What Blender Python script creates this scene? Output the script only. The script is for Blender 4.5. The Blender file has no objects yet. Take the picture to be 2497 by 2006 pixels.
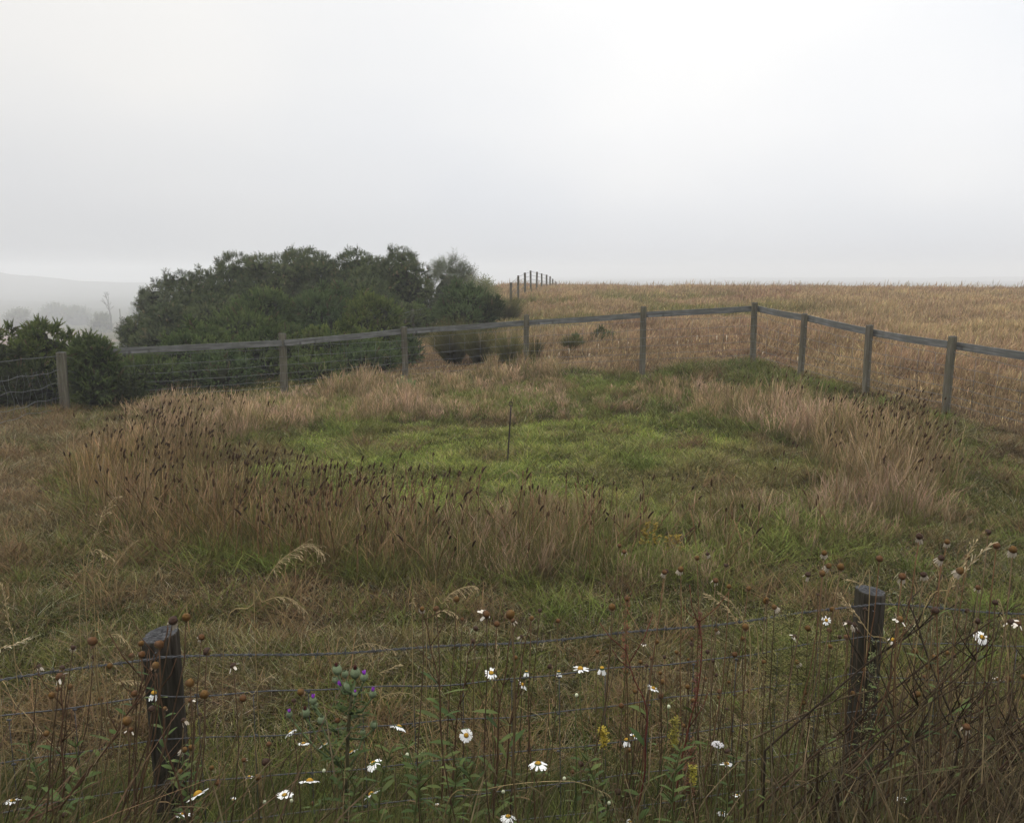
import bpy, math, random
import numpy as np
from mathutils import Vector, Matrix

R = math.radians
rnd = random.Random(11)
S = bpy.context.scene
COL = S.collection

# ------------------------------------------------------------------ camera
CAM_H = 2.3
PITCH = math.atan(343 / 2000.0)
F, CX, CY = 2000.0, 1248.5, 1003.0
cd = bpy.data.cameras.new('camera')
cam = bpy.data.objects.new('camera', cd)
COL.objects.link(cam)
cam.location = (0, 0, CAM_H)
cam.rotation_euler = (math.pi / 2 - PITCH, 0, 0)
cd.sensor_width = 36
cd.lens = F / 2497 * 36
cd.clip_start = 0.05
cd.clip_end = 6000
S.camera = cam

# ------------------------------------------------------------------ light
SUN_EL, SUN_AZ = R(46), R(-75)          # azimuth from +Y, negative = left
w = bpy.data.worlds.new('World')
S.world = w
w.use_nodes = True
nt = w.node_tree
nt.nodes.clear()
N = nt.nodes.new
L = nt.links.new
out = N('ShaderNodeOutputWorld')
bg = N('ShaderNodeBackground')
bg.inputs['Strength'].default_value = 0.1
sky = N('ShaderNodeTexSky')
sky.sky_type = 'NISHITA'
sky.sun_disc = False
sky.sun_elevation = SUN_EL
sky.sun_rotation = SUN_AZ
sky.air_density = 2.0
sky.dust_density = 6.0
tc = N('ShaderNodeTexCoord')
sep = N('ShaderNodeSeparateXYZ')
L(tc.outputs['Generated'], sep.inputs[0])
ramp = N('ShaderNodeValToRGB')            # overcast: dim at the horizon, bright overhead
cr = ramp.color_ramp
cr.elements[0].position = 0.0
cr.elements[0].color = (0.70, 0.71, 0.73, 1)
cr.elements[1].position = 0.5
cr.elements[1].color = (1.75, 1.75, 1.75, 1)
for p_, c_ in ((0.035, (0.80, 0.81, 0.83, 1)), (0.085, (0.89, 0.895, 0.915, 1)), (0.16, (0.95, 0.953, 0.975, 1)), (0.29, (1.0, 1.0, 1.015, 1)), (1.0, (3.0, 2.95, 2.9, 1))):
    e_ = cr.elements.new(p_)
    e_.color = c_
L(sep.outputs['Z'], ramp.inputs['Fac'])
mp = N('ShaderNodeMapping')
mp.inputs['Scale'].default_value = (1.0, 1.0, 1.8)
mp.inputs['Location'].default_value = (0.35, 0.2, 0.1)
L(tc.outputs['Generated'], mp.inputs[0])
cn = N('ShaderNodeTexNoise')
cn.inputs['Scale'].default_value = 1.5
cn.inputs['Detail'].default_value = 3.0
cn.inputs['Roughness'].default_value = 0.42
L(mp.outputs[0], cn.inputs['Vector'])
cr2 = N('ShaderNodeValToRGB')             # soft cool / warm banks in the cloud
cr2.color_ramp.elements[0].position = 0.3
cr2.color_ramp.elements[0].color = (0.86, 0.89, 0.935, 1)
cr2.color_ramp.elements[1].position = 0.7
cr2.color_ramp.elements[1].color = (1.07, 1.055, 1.02, 1)
L(cn.outputs['Fac'], cr2.inputs['Fac'])
side = N('ShaderNodeMapRange')            # cloud is thicker to the left
side.inputs['From Min'].default_value = -0.65
side.inputs['From Max'].default_value = 0.15
side.inputs['To Min'].default_value = 0.78
side.inputs['To Max'].default_value = 1.0
L(sep.outputs['X'], side.inputs['Value'])
m1 = N('ShaderNodeMix'); m1.data_type = 'RGBA'; m1.blend_type = 'MULTIPLY'
m1.inputs[0].default_value = 1.0
L(ramp.outputs[0], m1.inputs[6]); L(cr2.outputs[0], m1.inputs[7])
m2 = N('ShaderNodeVectorMath'); m2.operation = 'SCALE'
L(m1.outputs[2], m2.inputs[0]); L(side.outputs[0], m2.inputs['Scale'])
m3 = N('ShaderNodeVectorMath'); m3.operation = 'SCALE'
m3.inputs['Scale'].default_value = 10.5
L(m2.outputs[0], m3.inputs[0])
mx = N('ShaderNodeMix'); mx.data_type = 'RGBA'
mx.inputs[0].default_value = 0.95
L(sky.outputs[0], mx.inputs[6]); L(m3.outputs[0], mx.inputs[7])
L(mx.outputs[2], bg.inputs['Color'])
L(bg.outputs[0], out.inputs['Surface'])

sd = bpy.data.lights.new('sun', 'SUN')
sd.energy = 1.3
sd.angle = R(22)
sd.color = (1.0, 0.96, 0.9)
so = bpy.data.objects.new('sun', sd)
COL.objects.link(so)
dv = Vector((math.sin(SUN_AZ) * math.cos(SUN_EL), math.cos(SUN_AZ) * math.cos(SUN_EL), math.sin(SUN_EL)))
so.rotation_euler = dv.to_track_quat('Z', 'Y').to_euler()

S.view_settings.view_transform = 'Standard'
S.view_settings.look = 'None'
S.view_settings.exposure = 0.0
S.view_settings.gamma = 1.0
S.view_settings.use_curve_mapping = False
cy = S.cycles
cy.max_bounces = 10
cy.diffuse_bounces = 2
cy.glossy_bounces = 2
cy.transmission_bounces = 4
cy.volume_bounces = 8
cy.transparent_max_bounces = 6
cy.use_denoising = True
HAZE = 0.0019

# ------------------------------------------------------------------ helpers
def _rs(seed):
    return np.random.RandomState(seed)
_tab = _rs(5).rand(8, 256, 256)
def vnoise(x, y, s, k=0):
    x = np.asarray(x, float) / s + 37.1 * (k + 1); y = np.asarray(y, float) / s + 91.7 * (k + 1)
    xi = np.floor(x).astype(int); yi = np.floor(y).astype(int)
    fx = x - xi; fy = y - yi
    fx = fx * fx * (3 - 2 * fx); fy = fy * fy * (3 - 2 * fy)
    T = _tab[k % 8]
    a = T[xi % 256, yi % 256]; b = T[(xi + 1) % 256, yi % 256]
    c = T[xi % 256, (yi + 1) % 256]; d = T[(xi + 1) % 256, (yi + 1) % 256]
    return a * (1 - fx) * (1 - fy) + b * fx * (1 - fy) + c * (1 - fx) * fy + d * fx * fy
def fbm(x, y, s, k=0, o=3):
    v = 0; a = 0.5; t = 0
    for i in range(o):
        v = v + a * vnoise(x, y, s / 2 ** i, k + i); t += a; a *= 0.55
    return v / t
def sst(a, b, v):
    t = np.clip((np.asarray(v, float) - a) / (b - a), 0, 1)
    return t * t * (3 - 2 * t)
def gz(x, y):
    """height of the ground"""
    x = np.asarray(x, float); y = np.asarray(y, float)
    u = y + 0.5 * (np.clip(x, -50, 40) - 4.7)
    fz = np.interp(u, [-50, 10, 12.6, 14, 16, 30, 45, 62, 85, 300, 1500], [0, 0, .2, .37, .55, .95, 1.15, 1.0, .2, -8, -14])
    l = sst(-6, 4, x + 0.14 * np.clip(y - 17, 0, 30))
    z = fz * l - (1 - l) * (2.3 * sst(17, 50, y) + 9.0 * sst(40, 110, y) + 11.0 * sst(90, 440, y))
    z = z + 1.2 * (1 - sst(0.8, 3.0, y)) * sst(-30, -3, y + 4)
    z = z + 0.05 * (fbm(x, y, 1.3, 1) - .5) * sst(2, 5, y) + 0.25 * (fbm(x, y, 7, 2) - .5) * sst(17, 40, y)
    z = z + 31 * np.exp(-(((x + 690) / 155) ** 2 + ((y - 950) / 150) ** 2)) + 9 * np.exp(-(((x + 380) / 150) ** 2 + ((y - 1050) / 130) ** 2))
    z = z + 5.5 * np.exp(-(((x - 930) / 330) ** 2 + ((y - 1380) / 150) ** 2)) + 3.0 * np.exp(-(((x - 420) / 200) ** 2 + ((y - 1420) / 110) ** 2))
    z = z + 4.5 * (fbm(x, y, 30, 4) - .4) * sst(90, 300, y)
    return z
def g1(x, y):
    return float(gz(x, y))
def ray(px, py):
    u = (px - CX) / F; v = (CY - py) / F
    return Vector((u, math.cos(PITCH) + v * math.sin(PITCH), -math.sin(PITCH) + v * math.cos(PITCH)))
def at(px, py, d):
    """world point that stands d metres ahead"""
    r = ray(px, py)
    return Vector((0, 0, CAM_H)) + r * (d / r.y)
def on_ground(px, py):
    r = ray(px, py)
    lo, hi = 1.0, 150.0
    d = 1.5
    while d < 150:
        p = at(px, py, d)
        if p.z < g1(p.x, p.y):
            return Vector((p.x, p.y, g1(p.x, p.y)))
        d *= 1.01
    return at(px, py, 60)

def tag(o, label=None, cat=None, group=None, kind=None):
    if label: o['label'] = label
    if cat: o['category'] = cat
    if group: o['group'] = group
    if kind: o['kind'] = kind
    return o
def empty(name, loc):
    o = bpy.data.objects.new(name, None)
    COL.objects.link(o)
    o.location = loc
    o.empty_display_size = 0.1
    return o
def link(name, me, parent=None, loc=None):
    o = bpy.data.objects.new(name, me)
    COL.objects.link(o)
    if parent is not None:
        o.parent = parent
    if loc is not None:
        o.location = loc
    return o
def mesh_np(name, v, faces_list, mat, col=None, smooth=False):
    """faces_list: list of int arrays (n,k), k = 3 or 4"""
    me = bpy.data.meshes.new(name)
    v = np.ascontiguousarray(v, dtype=np.float32)
    me.vertices.add(len(v))
    me.vertices.foreach_set('co', v.ravel())
    nl = sum(f.size for f in faces_list); nf = sum(len(f) for f in faces_list)
    me.loops.add(nl); me.polygons.add(nf)
    me.loops.foreach_set('vertex_index', np.concatenate([f.ravel() for f in faces_list]).astype(np.int32))
    tot = np.concatenate([np.full(len(f), f.shape[1]) for f in faces_list]).astype(np.int32)
    st = np.concatenate([[0], np.cumsum(tot)[:-1]]).astype(np.int32)
    me.polygons.foreach_set('loop_start', st)
    me.polygons.foreach_set('loop_total', tot)
    me.polygons.foreach_set('use_smooth', np.full(nf, bool(smooth)))
    if col is not None:
        a = me.attributes.new('Col', 'FLOAT_COLOR', 'POINT')
        c = np.ones((len(v), 4), dtype=np.float32); c[:, :3] = col
        a.data.foreach_set('color', c.ravel())
    me.materials.append(mat)
    me.update(calc_edges=True)
    return me

class MB:
    """collects shapes (with colours) into one mesh"""
    def __init__(s, origin=(0, 0, 0)):
        s.v = []; s.c = []; s.f3 = []; s.f4 = []; s.n = 0; s.o = np.array(origin, float)
    def add(s, v, c, f4=None, f3=None):
        v = np.asarray(v, float)
        s.v.append(v - s.o)
        s.c.append(np.broadcast_to(np.asarray(c, float), (len(v), 3)))
        if f4 is not None and len(f4): s.f4.append(np.asarray(f4, int).reshape(-1, 4) + s.n)
        if f3 is not None and len(f3): s.f3.append(np.asarray(f3, int).reshape(-1, 3) + s.n)
        s.n += len(v)
    def tube(s, pts, rad, c, sides=5, cap=True):
        pts = np.asarray([tuple(p) for p in pts], float); n = len(pts)
        rad = np.broadcast_to(np.asarray(rad, float), (n,))
        tan = np.gradient(pts, axis=0)
        tan /= np.linalg.norm(tan, axis=1)[:, None] + 1e-9
        ref = np.array([0.3, 0.9, 0.1]) if abs(tan[0][2]) > .7 else np.array([0, 0, 1.0])
        a = np.cross(tan, ref); a /= np.linalg.norm(a, axis=1)[:, None] + 1e-9
        b = np.cross(tan, a)
        th = np.arange(sides) / sides * 2 * np.pi
        v = pts[:, None, :] + rad[:, None, None] * (a[:, None, :] * np.cos(th)[None, :, None] + b[:, None, :] * np.sin(th)[None, :, None])
        v = v.reshape(-1, 3)
        i = np.arange(n - 1)[:, None] * sides; j = np.arange(sides)[None, :]; j2 = (j + 1) % sides
        f = np.stack([i + j, i + j2, i + sides + j2, i + sides + j], -1).reshape(-1, 4)
        cc = np.asarray(c, float)
        if cc.ndim == 2: cc = np.repeat(cc, sides, axis=0)
        f3 = []
        if cap:
            for k in range(1, sides - 1):
                f3.append((0, k + 1, k)); f3.append(((n - 1) * sides, (n - 1) * sides + k, (n - 1) * sides + k + 1))
        s.add(v, cc, f, f3)
    def leaf(s, p, d, side, L_, W_, c, bend=0.3, cup=0.0, prof=((0, .25), (.35, 1), (.7, .75), (1, .03))):
        p = np.array(p, float); d = np.array(d, float); d /= np.linalg.norm(d) + 1e-9
        side = np.array(side, float); side = side - d * side.dot(d); side /= np.linalg.norm(side) + 1e-9
        up = np.cross(side, d)
        v = []
        for t, wd in prof:
            q = p + d * L_ * t - np.array([0, 0, 1.0]) * bend * L_ * t * t
            v += [q - side * W_ * .5 * wd + up * cup * W_, q + side * W_ * .5 * wd + up * cup * W_]
        n = len(prof)
        f = [(2 * i, 2 * i + 1, 2 * i + 3, 2 * i + 2) for i in range(n - 1)]
        s.add(v, c, f)
    def ellipsoid(s, p, r, axis=(0, 0, 1), c=(1, 1, 1), nu=10, nv=6, rng=None, jit=0.0, bottom=None):
        ax = Vector(axis).normalized(); q = ax.to_track_quat('Z', 'Y').to_matrix()
        M = np.array(q)
        v = []
        for i in range(nv + 1):
            ph = math.pi * i / nv
            for j in range(nu):
                th = 2 * math.pi * j / nu
                k = 1 + (jit * (rng.random() - .5) if rng else 0)
                v.append((r[0] * math.sin(ph) * math.cos(th) * k, r[1] * math.sin(ph) * math.sin(th) * k, r[2] * math.cos(ph) * (1 if (bottom is None or math.cos(ph) > 0) else bottom)))
        v = np.array(v) @ M.T + np.array(p, float)
        f = [(i * nu + j, (i + 1) * nu + j, (i + 1) * nu + (j + 1) % nu, i * nu + (j + 1) % nu) for i in range(nv) for j in range(nu)]
        s.add(v, c, f)
    def mesh(s, name, mat, smooth=True):
        fl = []
        if s.f4: fl.append(np.concatenate(s.f4))
        if s.f3: fl.append(np.concatenate(s.f3))
        return mesh_np(name, np.concatenate(s.v), fl, mat, np.concatenate(s.c), smooth)
    def build(s, name, mat, parent=None, loc=None, smooth=True):
        return link(name, s.mesh(name, mat, smooth), parent, loc)

# ------------------------------------------------------------------ materials
def new_mat(name):
    m = bpy.data.materials.new(name); m.use_nodes = True
    t = m.node_tree; t.nodes.clear()
    return m, t, t.nodes.new, t.links.new
def leaf_mat(name, transl=0.25, rough=0.65, var=0.25, spec=0.25, scale=9.0):
    m, t, N, L = new_mat(name)
    o = N('ShaderNodeOutputMaterial'); p = N('ShaderNodeBsdfPrincipled')
    a = N('ShaderNodeAttribute'); a.attribute_name = 'Col'
    g = N('ShaderNodeNewGeometry'); n = N('ShaderNodeTexNoise'); n.inputs['Scale'].default_value = scale; n.inputs['Detail'].default_value = 3
    L(g.outputs['Position'], n.inputs['Vector'])
    mr = N('ShaderNodeMapRange'); mr.inputs['From Min'].default_value = .3; mr.inputs['From Max'].default_value = .7
    mr.inputs['To Min'].default_value = 1 - var; mr.inputs['To Max'].default_value = 1 + var
    L(n.outputs['Fac'], mr.inputs['Value'])
    mu = N('ShaderNodeVectorMath'); mu.operation = 'SCALE'
    L(a.outputs['Color'], mu.inputs[0]); L(mr.outputs[0], mu.inputs['Scale'])
    if name != 'petal':
        wm = N('ShaderNodeVectorMath'); wm.operation = 'MULTIPLY'; wm.inputs[1].default_value = (1.0, .985, .88)
        L(mu.outputs[0], wm.inputs[0]); mu = wm
    L(mu.outputs[0], p.inputs['Base Color'])
    p.inputs['Roughness'].default_value = rough
    p.inputs['Specular IOR Level'].default_value = spec
    if transl > 0:
        tr = N('ShaderNodeBsdfTranslucent'); ms = N('ShaderNodeMixShader'); ms.inputs[0].default_value = transl
        L(mu.outputs[0], tr.inputs['Color']); L(p.outputs[0], ms.inputs[1]); L(tr.outputs[0], ms.inputs[2]); L(ms.outputs[0], o.inputs[0])
    else:
        L(p.outputs[0], o.inputs[0])
    return m
def wood_mat(name, ca, cb, cc, grain=(40, 40, 2.0), knots=False, bump=0.4, algae=None):
    m, t, N, L = new_mat(name)
    o = N('ShaderNodeOutputMaterial'); p = N('ShaderNodeBsdfPrincipled')
    tc = N('ShaderNodeTexCoord'); mp = N('ShaderNodeMapping'); mp.inputs['Scale'].default_value = grain
    L(tc.outputs['Object'], mp.inputs[0])
    n = N('ShaderNodeTexNoise'); n.inputs['Scale'].default_value = 1.0; n.inputs['Detail'].default_value = 6; n.inputs['Roughness'].default_value = .65
    L(mp.outputs[0], n.inputs['Vector'])
    r = N('ShaderNodeValToRGB'); e = r.color_ramp.elements
    e[0].position = .32; e[0].color = (*ca, 1); e[1].position = .68; e[1].color = (*cc, 1)
    k = r.color_ramp.elements.new(.5); k.color = (*cb, 1)
    L(n.outputs['Fac'], r.inputs['Fac'])
    col = r.outputs[0]
    n2 = N('ShaderNodeTexNoise'); n2.inputs['Scale'].default_value = 7; n2.inputs['Detail'].default_value = 4
    L(tc.outputs['Object'], n2.inputs['Vector'])
    mr = N('ShaderNodeMapRange'); mr.inputs['From Min'].default_value = .35; mr.inputs['From Max'].default_value = .7
    L(n2.outputs['Fac'], mr.inputs['Value'])
    al = N('ShaderNodeMix'); al.data_type = 'RGBA'
    al.inputs[7].default_value = (*(algae or tuple(c * .6 for c in cb)), 1)
    sc = N('ShaderNodeMath'); sc.operation = 'MULTIPLY'; sc.inputs[1].default_value = .6
    L(mr.outputs[0], sc.inputs[0]); L(sc.outputs[0], al.inputs[0]); L(col, al.inputs[6]); col = al.outputs[2]
    if knots:
        mk = N('ShaderNodeMapping'); mk.inputs['Scale'].default_value = knots
        L(tc.outputs['Object'], mk.inputs[0])
        vo = N('ShaderNodeTexVoronoi'); vo.inputs['Scale'].default_value = 1.0
        L(mk.outputs[0], vo.inputs['Vector'])
        kr = N('ShaderNodeMapRange'); kr.inputs['From Min'].default_value = .10; kr.inputs['From Max'].default_value = .22
        kr.inputs['To Min'].default_value = .28; kr.inputs['To Max'].default_value = 1
        L(vo.outputs['Distance'], kr.inputs['Value'])
        v = N('ShaderNodeVectorMath'); v.operation = 'SCALE'
        L(col, v.inputs[0]); L(kr.outputs[0], v.inputs['Scale']); col = v.outputs[0]
    L(col, p.inputs['Base Color'])
    p.inputs['Roughness'].default_value = .85; p.inputs['Specular IOR Level'].default_value = .06
    b = N('ShaderNodeBump'); b.inputs['Strength'].default_value = bump; b.inputs['Distance'].default_value = .01
    L(n.outputs['Fac'], b.inputs['Height']); L(b.outputs[0], p.inputs['Normal'])
    L(p.outputs[0], o.inputs[0])
    return m
def plain_mat(name, c, rough=.5, metal=0.0, c2=None, scale=60):
    m, t, N, L = new_mat(name)
    o = N('ShaderNodeOutputMaterial'); p = N('ShaderNodeBsdfPrincipled')
    n = N('ShaderNodeTexNoise'); n.inputs['Scale'].default_value = scale; n.inputs['Detail'].default_value = 3
    tc = N('ShaderNodeTexCoord'); L(tc.outputs['Object'], n.inputs['Vector'])
    r = N('ShaderNodeValToRGB'); e = r.color_ramp.elements
    e[0].position = .35; e[0].color = (*c, 1); e[1].position = .65; e[1].color = (*(c2 or tuple(x * .6 for x in c)), 1)
    L(n.outputs['Fac'], r.inputs['Fac']); L(r.outputs[0], p.inputs['Base Color'])
    p.inputs['Roughness'].default_value = rough; p.inputs['Metallic'].default_value = metal
    L(p.outputs[0], o.inputs[0])
    return m
def ground_mat():
    m, t, N, L = new_mat('turf_and_thatch')
    o = N('ShaderNodeOutputMaterial'); p = N('ShaderNodeBsdfPrincipled')
    a = N('ShaderNodeAttribute'); a.attribute_name = 'Col'
    g = N('ShaderNodeNewGeometry')
    n = N('ShaderNodeTexNoise'); n.inputs['Scale'].default_value = 30; n.inputs['Detail'].default_value = 6
    n2 = N('ShaderNodeTexNoise'); n2.inputs['Scale'].default_value = 1.6; n2.inputs['Detail'].default_value = 4
    L(g.outputs['Position'], n.inputs['Vector']); L(g.outputs['Position'], n2.inputs['Vector'])
    mr = N('ShaderNodeMapRange'); mr.inputs['From Min'].default_value = .3; mr.inputs['From Max'].default_value = .7; mr.inputs['To Min'].default_value = .45; mr.inputs['To Max'].default_value = 1.1
    mr2 = N('ShaderNodeMapRange'); mr2.inputs['From Min'].default_value = .3; mr2.inputs['From Max'].default_value = .7; mr2.inputs['To Min'].default_value = .75; mr2.inputs['To Max'].default_value = 1.15
    L(n.outputs['Fac'], mr.inputs['Value']); L(n2.outputs['Fac'], mr2.inputs['Value'])
    mu = N('ShaderNodeMath'); mu.operation = 'MULTIPLY'; L(mr.outputs[0], mu.inputs[0]); L(mr2.outputs[0], mu.inputs[1])
    v = N('ShaderNodeVectorMath'); v.operation = 'SCALE'; L(a.outputs['Color'], v.inputs[0]); L(mu.outputs[0], v.inputs['Scale'])
    L(v.outputs[0], p.inputs['Base Color']); p.inputs['Roughness'].default_value = .95; p.inputs['Specular IOR Level'].default_value = 0
    b = N('ShaderNodeBump'); b.inputs['Strength'].default_value = .8; b.inputs['Distance'].default_value = .04
    L(n.outputs['Fac'], b.inputs['Height']); L(b.outputs[0], p.inputs['Normal']); L(p.outputs[0], o.inputs[0])
    return m

M_GRASS = leaf_mat('grass_blade', .12, .8, .18, .03, 5)
M_LEAF = leaf_mat('green_leaf', .14, .6, .2, .10, 30)
M_GORSE = leaf_mat('gorse_spines', .10, .75, .25, .04, 2.2)
M_PETAL = leaf_mat('petal', .3, .6, .06, .2, 200)
M_DRY = leaf_mat('dry_stalk', .04, .8, .3, .04, 40)
M_BARK = leaf_mat('bark', 0, .9, .3, .0, 20)
M_POST = wood_mat('old_post_wood', (.010, .008, .006), (.032, .026, .020), (.075, .064, .052), (60, 60, 3), bump=.9, algae=(.016, .018, .010))
M_TOP = wood_mat('post_end_grain', (.014, .014, .015), (.048, .048, .050), (.12, .12, .12), (55, 130, 55), bump=1.0)
M_FPOST = wood_mat('grey_post_wood', (.034, .029, .022), (.080, .070, .054), (.145, .130, .106), (30, 30, 2.5), bump=.5, algae=(.085, .085, .05))
M_RAIL = wood_mat('grey_rail_wood', (.055, .055, .054), (.115, .114, .112), (.20, .199, .195), (1.6, 30, 40), knots=(5.0, 9, 3.2), bump=.4, algae=(.06, .064, .05))
M_WIRE = plain_mat('galvanised_wire', (.060, .062, .066), .6, .25, (.024, .025, .028), 90)
M_WIREL = plain_mat('pale_wire', (.12, .125, .125), .6, .3, (.07, .072, .075), 90)
M_RUST = plain_mat('rusty_iron', (.035, .02, .014), .8, .3, (.015, .01, .008), 80)

# ------------------------------------------------------------------ colours of the ground cover (reflectances)
GREEN = np.array([.122, .152, .040]); OLIVE = np.array([.072, .077, .023]); STRAW = np.array([.29, .205, .130])
PINK = np.array([.36, .245, .185]); BROWN = np.array([.120, .078, .046]); THATCH = np.array([.105, .072, .040])
FIELD = np.array([.235, .165, .105]); RED = np.array([.20, .125, .085]); GOLD = np.array([.31, .235, .130]); GREY = np.array([.12, .115, .08])
CRX, CRY = 0.0, 9.8
FPX = [-30, -12, -6.6, -4.2, -2.2, .3, 2.46, 4.74, 5.17, 5.77, 6.34, 8.6, 10]
FPY = [11, 12.3, 13.5, 15, 16.7, 16.7, 15.4, 16, 14.5, 13.2, 11.8, 6, 0]
def beyond(x, y):
    return y - np.interp(x, FPX, FPY)
def ring_in(x, y):
    return np.sqrt((x / 3.85) ** 2 + ((y - 9.95) / 2.65) ** 2)
def ring_out(x, y):
    ry = np.where(y < CRY, 4.2, 5.6)
    return np.sqrt((x / 5.05) ** 2 + ((y - CRY) / ry) ** 2)
def mix(a, b, t):
    t = np.asarray(t)[..., None]
    return a * (1 - t) + b * t
def cover_colour(x, y):
    """colour of what grows at x, y"""
    x = np.asarray(x, float); y = np.asarray(y, float)
    n1 = fbm(x, y, 1.6, 0); n2 = fbm(x, y, .5, 3); n3 = fbm(x, y, 4.5, 5)
    c = mix(OLIVE, THATCH, sst(.42, .70, n1 * .6 + n2 * .4))
    c = mix(c, GREEN * .8, sst(.55, .75, n3) * .45 * sst(-5.5, -3.5, x))
    inn = 1 - sst(.70, 1.22, ring_in(x, y) + .5 * (n2 - .5) + .3 * (n1 - .5))
    lawn = mix(np.array([.168, .200, .048]), OLIVE * 2.0, sst(.38, .68, n2))
    lawn = mix(lawn, THATCH * 1.5, sst(.60, .76, n1) * .7)
    lawn = mix(lawn, THATCH, sst(-.2, 2.2, x) * (1 - sst(8.8, 10.5, y)) * .7)
    c = mix(c, lawn, inn)
    back = sst(12.9, 13.6, y) * sst(-1.5, 0, x) * (1 - sst(5, 6.5, x))
    c = mix(c, GREEN * .8, back * .7)
    c = mix(c, THATCH * 1.6 + .02, sst(-4.3, -5.2, x) * (1 - sst(12, 13, y)) * .85 * sst(.2, .5, n1))
    b = sst(-.15, .25, beyond(x, y))
    f = mix(FIELD, RED, sst(.45, .7, fbm(x, y, 5, 6)))
    f = mix(f, GOLD, sst(.5, .75, fbm(x, y, 2.2, 2)) * .7)
    f = mix(f, THATCH * 1.5, (1 - sst(17.5, 22, y)) * sst(.3, .6, n1) * .6)
    f = mix(f, OLIVE * 1.3, sst(.42, .6, fbm(x, y, 3.2, 4)) * (1 - sst(4, 9, np.abs(x - 3.5))) * sst(21, 25, y) * (1 - sst(36, 44, y)) * .8)
    f = mix(f, OLIVE * 1.1, sst(-1, -5, x) * .9)
    f = mix(f, PINK * .8, sst(-6, -10, x) * sst(25, 45, y) * sst(.45, .6, fbm(x, y, 28, 7)))
    f = mix(f, OLIVE * .8, sst(200, 450, y))
    return mix(c, f, b)

# ------------------------------------------------------------------ ground sheet
def build_ground():
    rr = np.concatenate([np.linspace(.05, 1.0, 8), np.geomspace(1.08, 2300, 330)])
    na = 420
    th = np.concatenate([np.linspace(-.75, .75, 330), np.linspace(.75, 2 * np.pi - .75, 92)[1:-1]])
    na = len(th)
    X = (rr[:, None] * np.sin(th)[None]).ravel(); Y = (rr[:, None] * np.cos(th)[None]).ravel()
    Z = gz(X, Y)
    i = np.arange(len(rr) - 1)[:, None] * na; j = np.arange(na)[None]; j2 = (j + 1) % na
    f = np.stack([i + j, i + j2, i + na + j2, i + na + j], -1).reshape(-1, 4)[:, ::-1]
    c = cover_colour(X, Y) * (.24 + .40 * sst(18, 60, Y) + .22 * sst(-.2, .4, beyond(X, Y)) * (1 - sst(18, 60, Y)))[:, None]  # dark soil, plus shade between the blades put into the colour; paler far off
    V = np.stack([X, Y, Z], 1)
    V = np.concatenate([V, [[0, 0, g1(0, 0)]]]); c = np.concatenate([c, [c[0]]])
    f3 = np.stack([np.full(na, len(V) - 1), (np.arange(na) + 1) % na, np.arange(na)], 1)
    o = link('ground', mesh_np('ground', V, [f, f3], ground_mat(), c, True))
    tag(o, kind='structure')
build_ground()

# ------------------------------------------------------------------ grass
def blades(name, x, y, h, wd, lean, az, c0, c1, prof, mat=M_GRASS, seed=0, z0=None, droop=0.0, parent=None, yaw=None):
    """one ribbon per blade; prof = widths at even steps from root to tip"""
    r = _rs(seed); n = len(x); k = len(prof)
    z = gz(x, y) - .01 if z0 is None else z0
    t = np.linspace(0, 1, k)
    dx, dy = np.sin(az), np.cos(az)
    ya = r.rand(n) * 2 * np.pi if yaw is None else yaw
    sx, sy = np.cos(ya), np.sin(ya)
    hh = h[:, None]; T = t[None]
    ln = lean[:, None] * hh * (T ** 1.7)
    px = x[:, None] + dx[:, None] * ln; py = y[:, None] + dy[:, None] * ln
    sh = 1 / np.sqrt(1 + .8 * lean[:, None] ** 2)
    pz = z[:, None] + hh * T * sh - droop * hh * T ** 4
    w2 = wd[:, None] * np.asarray(prof)[None] * .5
    V = np.empty((n, k, 2, 3), np.float32)
    V[:, :, 0, 0] = px - sx[:, None] * w2; V[:, :, 1, 0] = px + sx[:, None] * w2
    V[:, :, 0, 1] = py - sy[:, None] * w2; V[:, :, 1, 1] = py + sy[:, None] * w2
    V[:, :, 0, 2] = pz; V[:, :, 1, 2] = pz
    b = (np.arange(n) * k * 2)[:, None] + (np.arange(k - 1) * 2)[None]
    f = np.stack([b, b + 1, b + 3, b + 2], -1).reshape(-1, 4)
    cc = c0[:, None, :] * (1 - T[..., None]) + c1[:, None, :] * T[..., None]
    cc = np.repeat(cc[:, :, None, :], 2, 2).reshape(-1, 3)
    return mesh_np(name, V.reshape(-1, 3), [f], mat, cc)
def scatter(n, d0, d1, p, seed, spread=.72, pad=1.2):
    """more plants per square metre near the viewer, fewer far away (density ~ d^p)"""
    r = _rs(seed)
    q = p + 2
    u = r.rand(n)
    d = (d0 ** q + u * (d1 ** q - d0 ** q)) ** (1 / q)
    x = (r.rand(n) * 2 - 1) * (spread * d + pad)
    return x, d, r
def jitter(c, r, a=.25, b=.1):
    n = len(c)
    return np.clip(c * (1 + a * (r.rand(n, 1) * 2 - 1)) * (1 + b * (r.rand(n, 3) * 2 - 1)), .004, .9)

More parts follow.
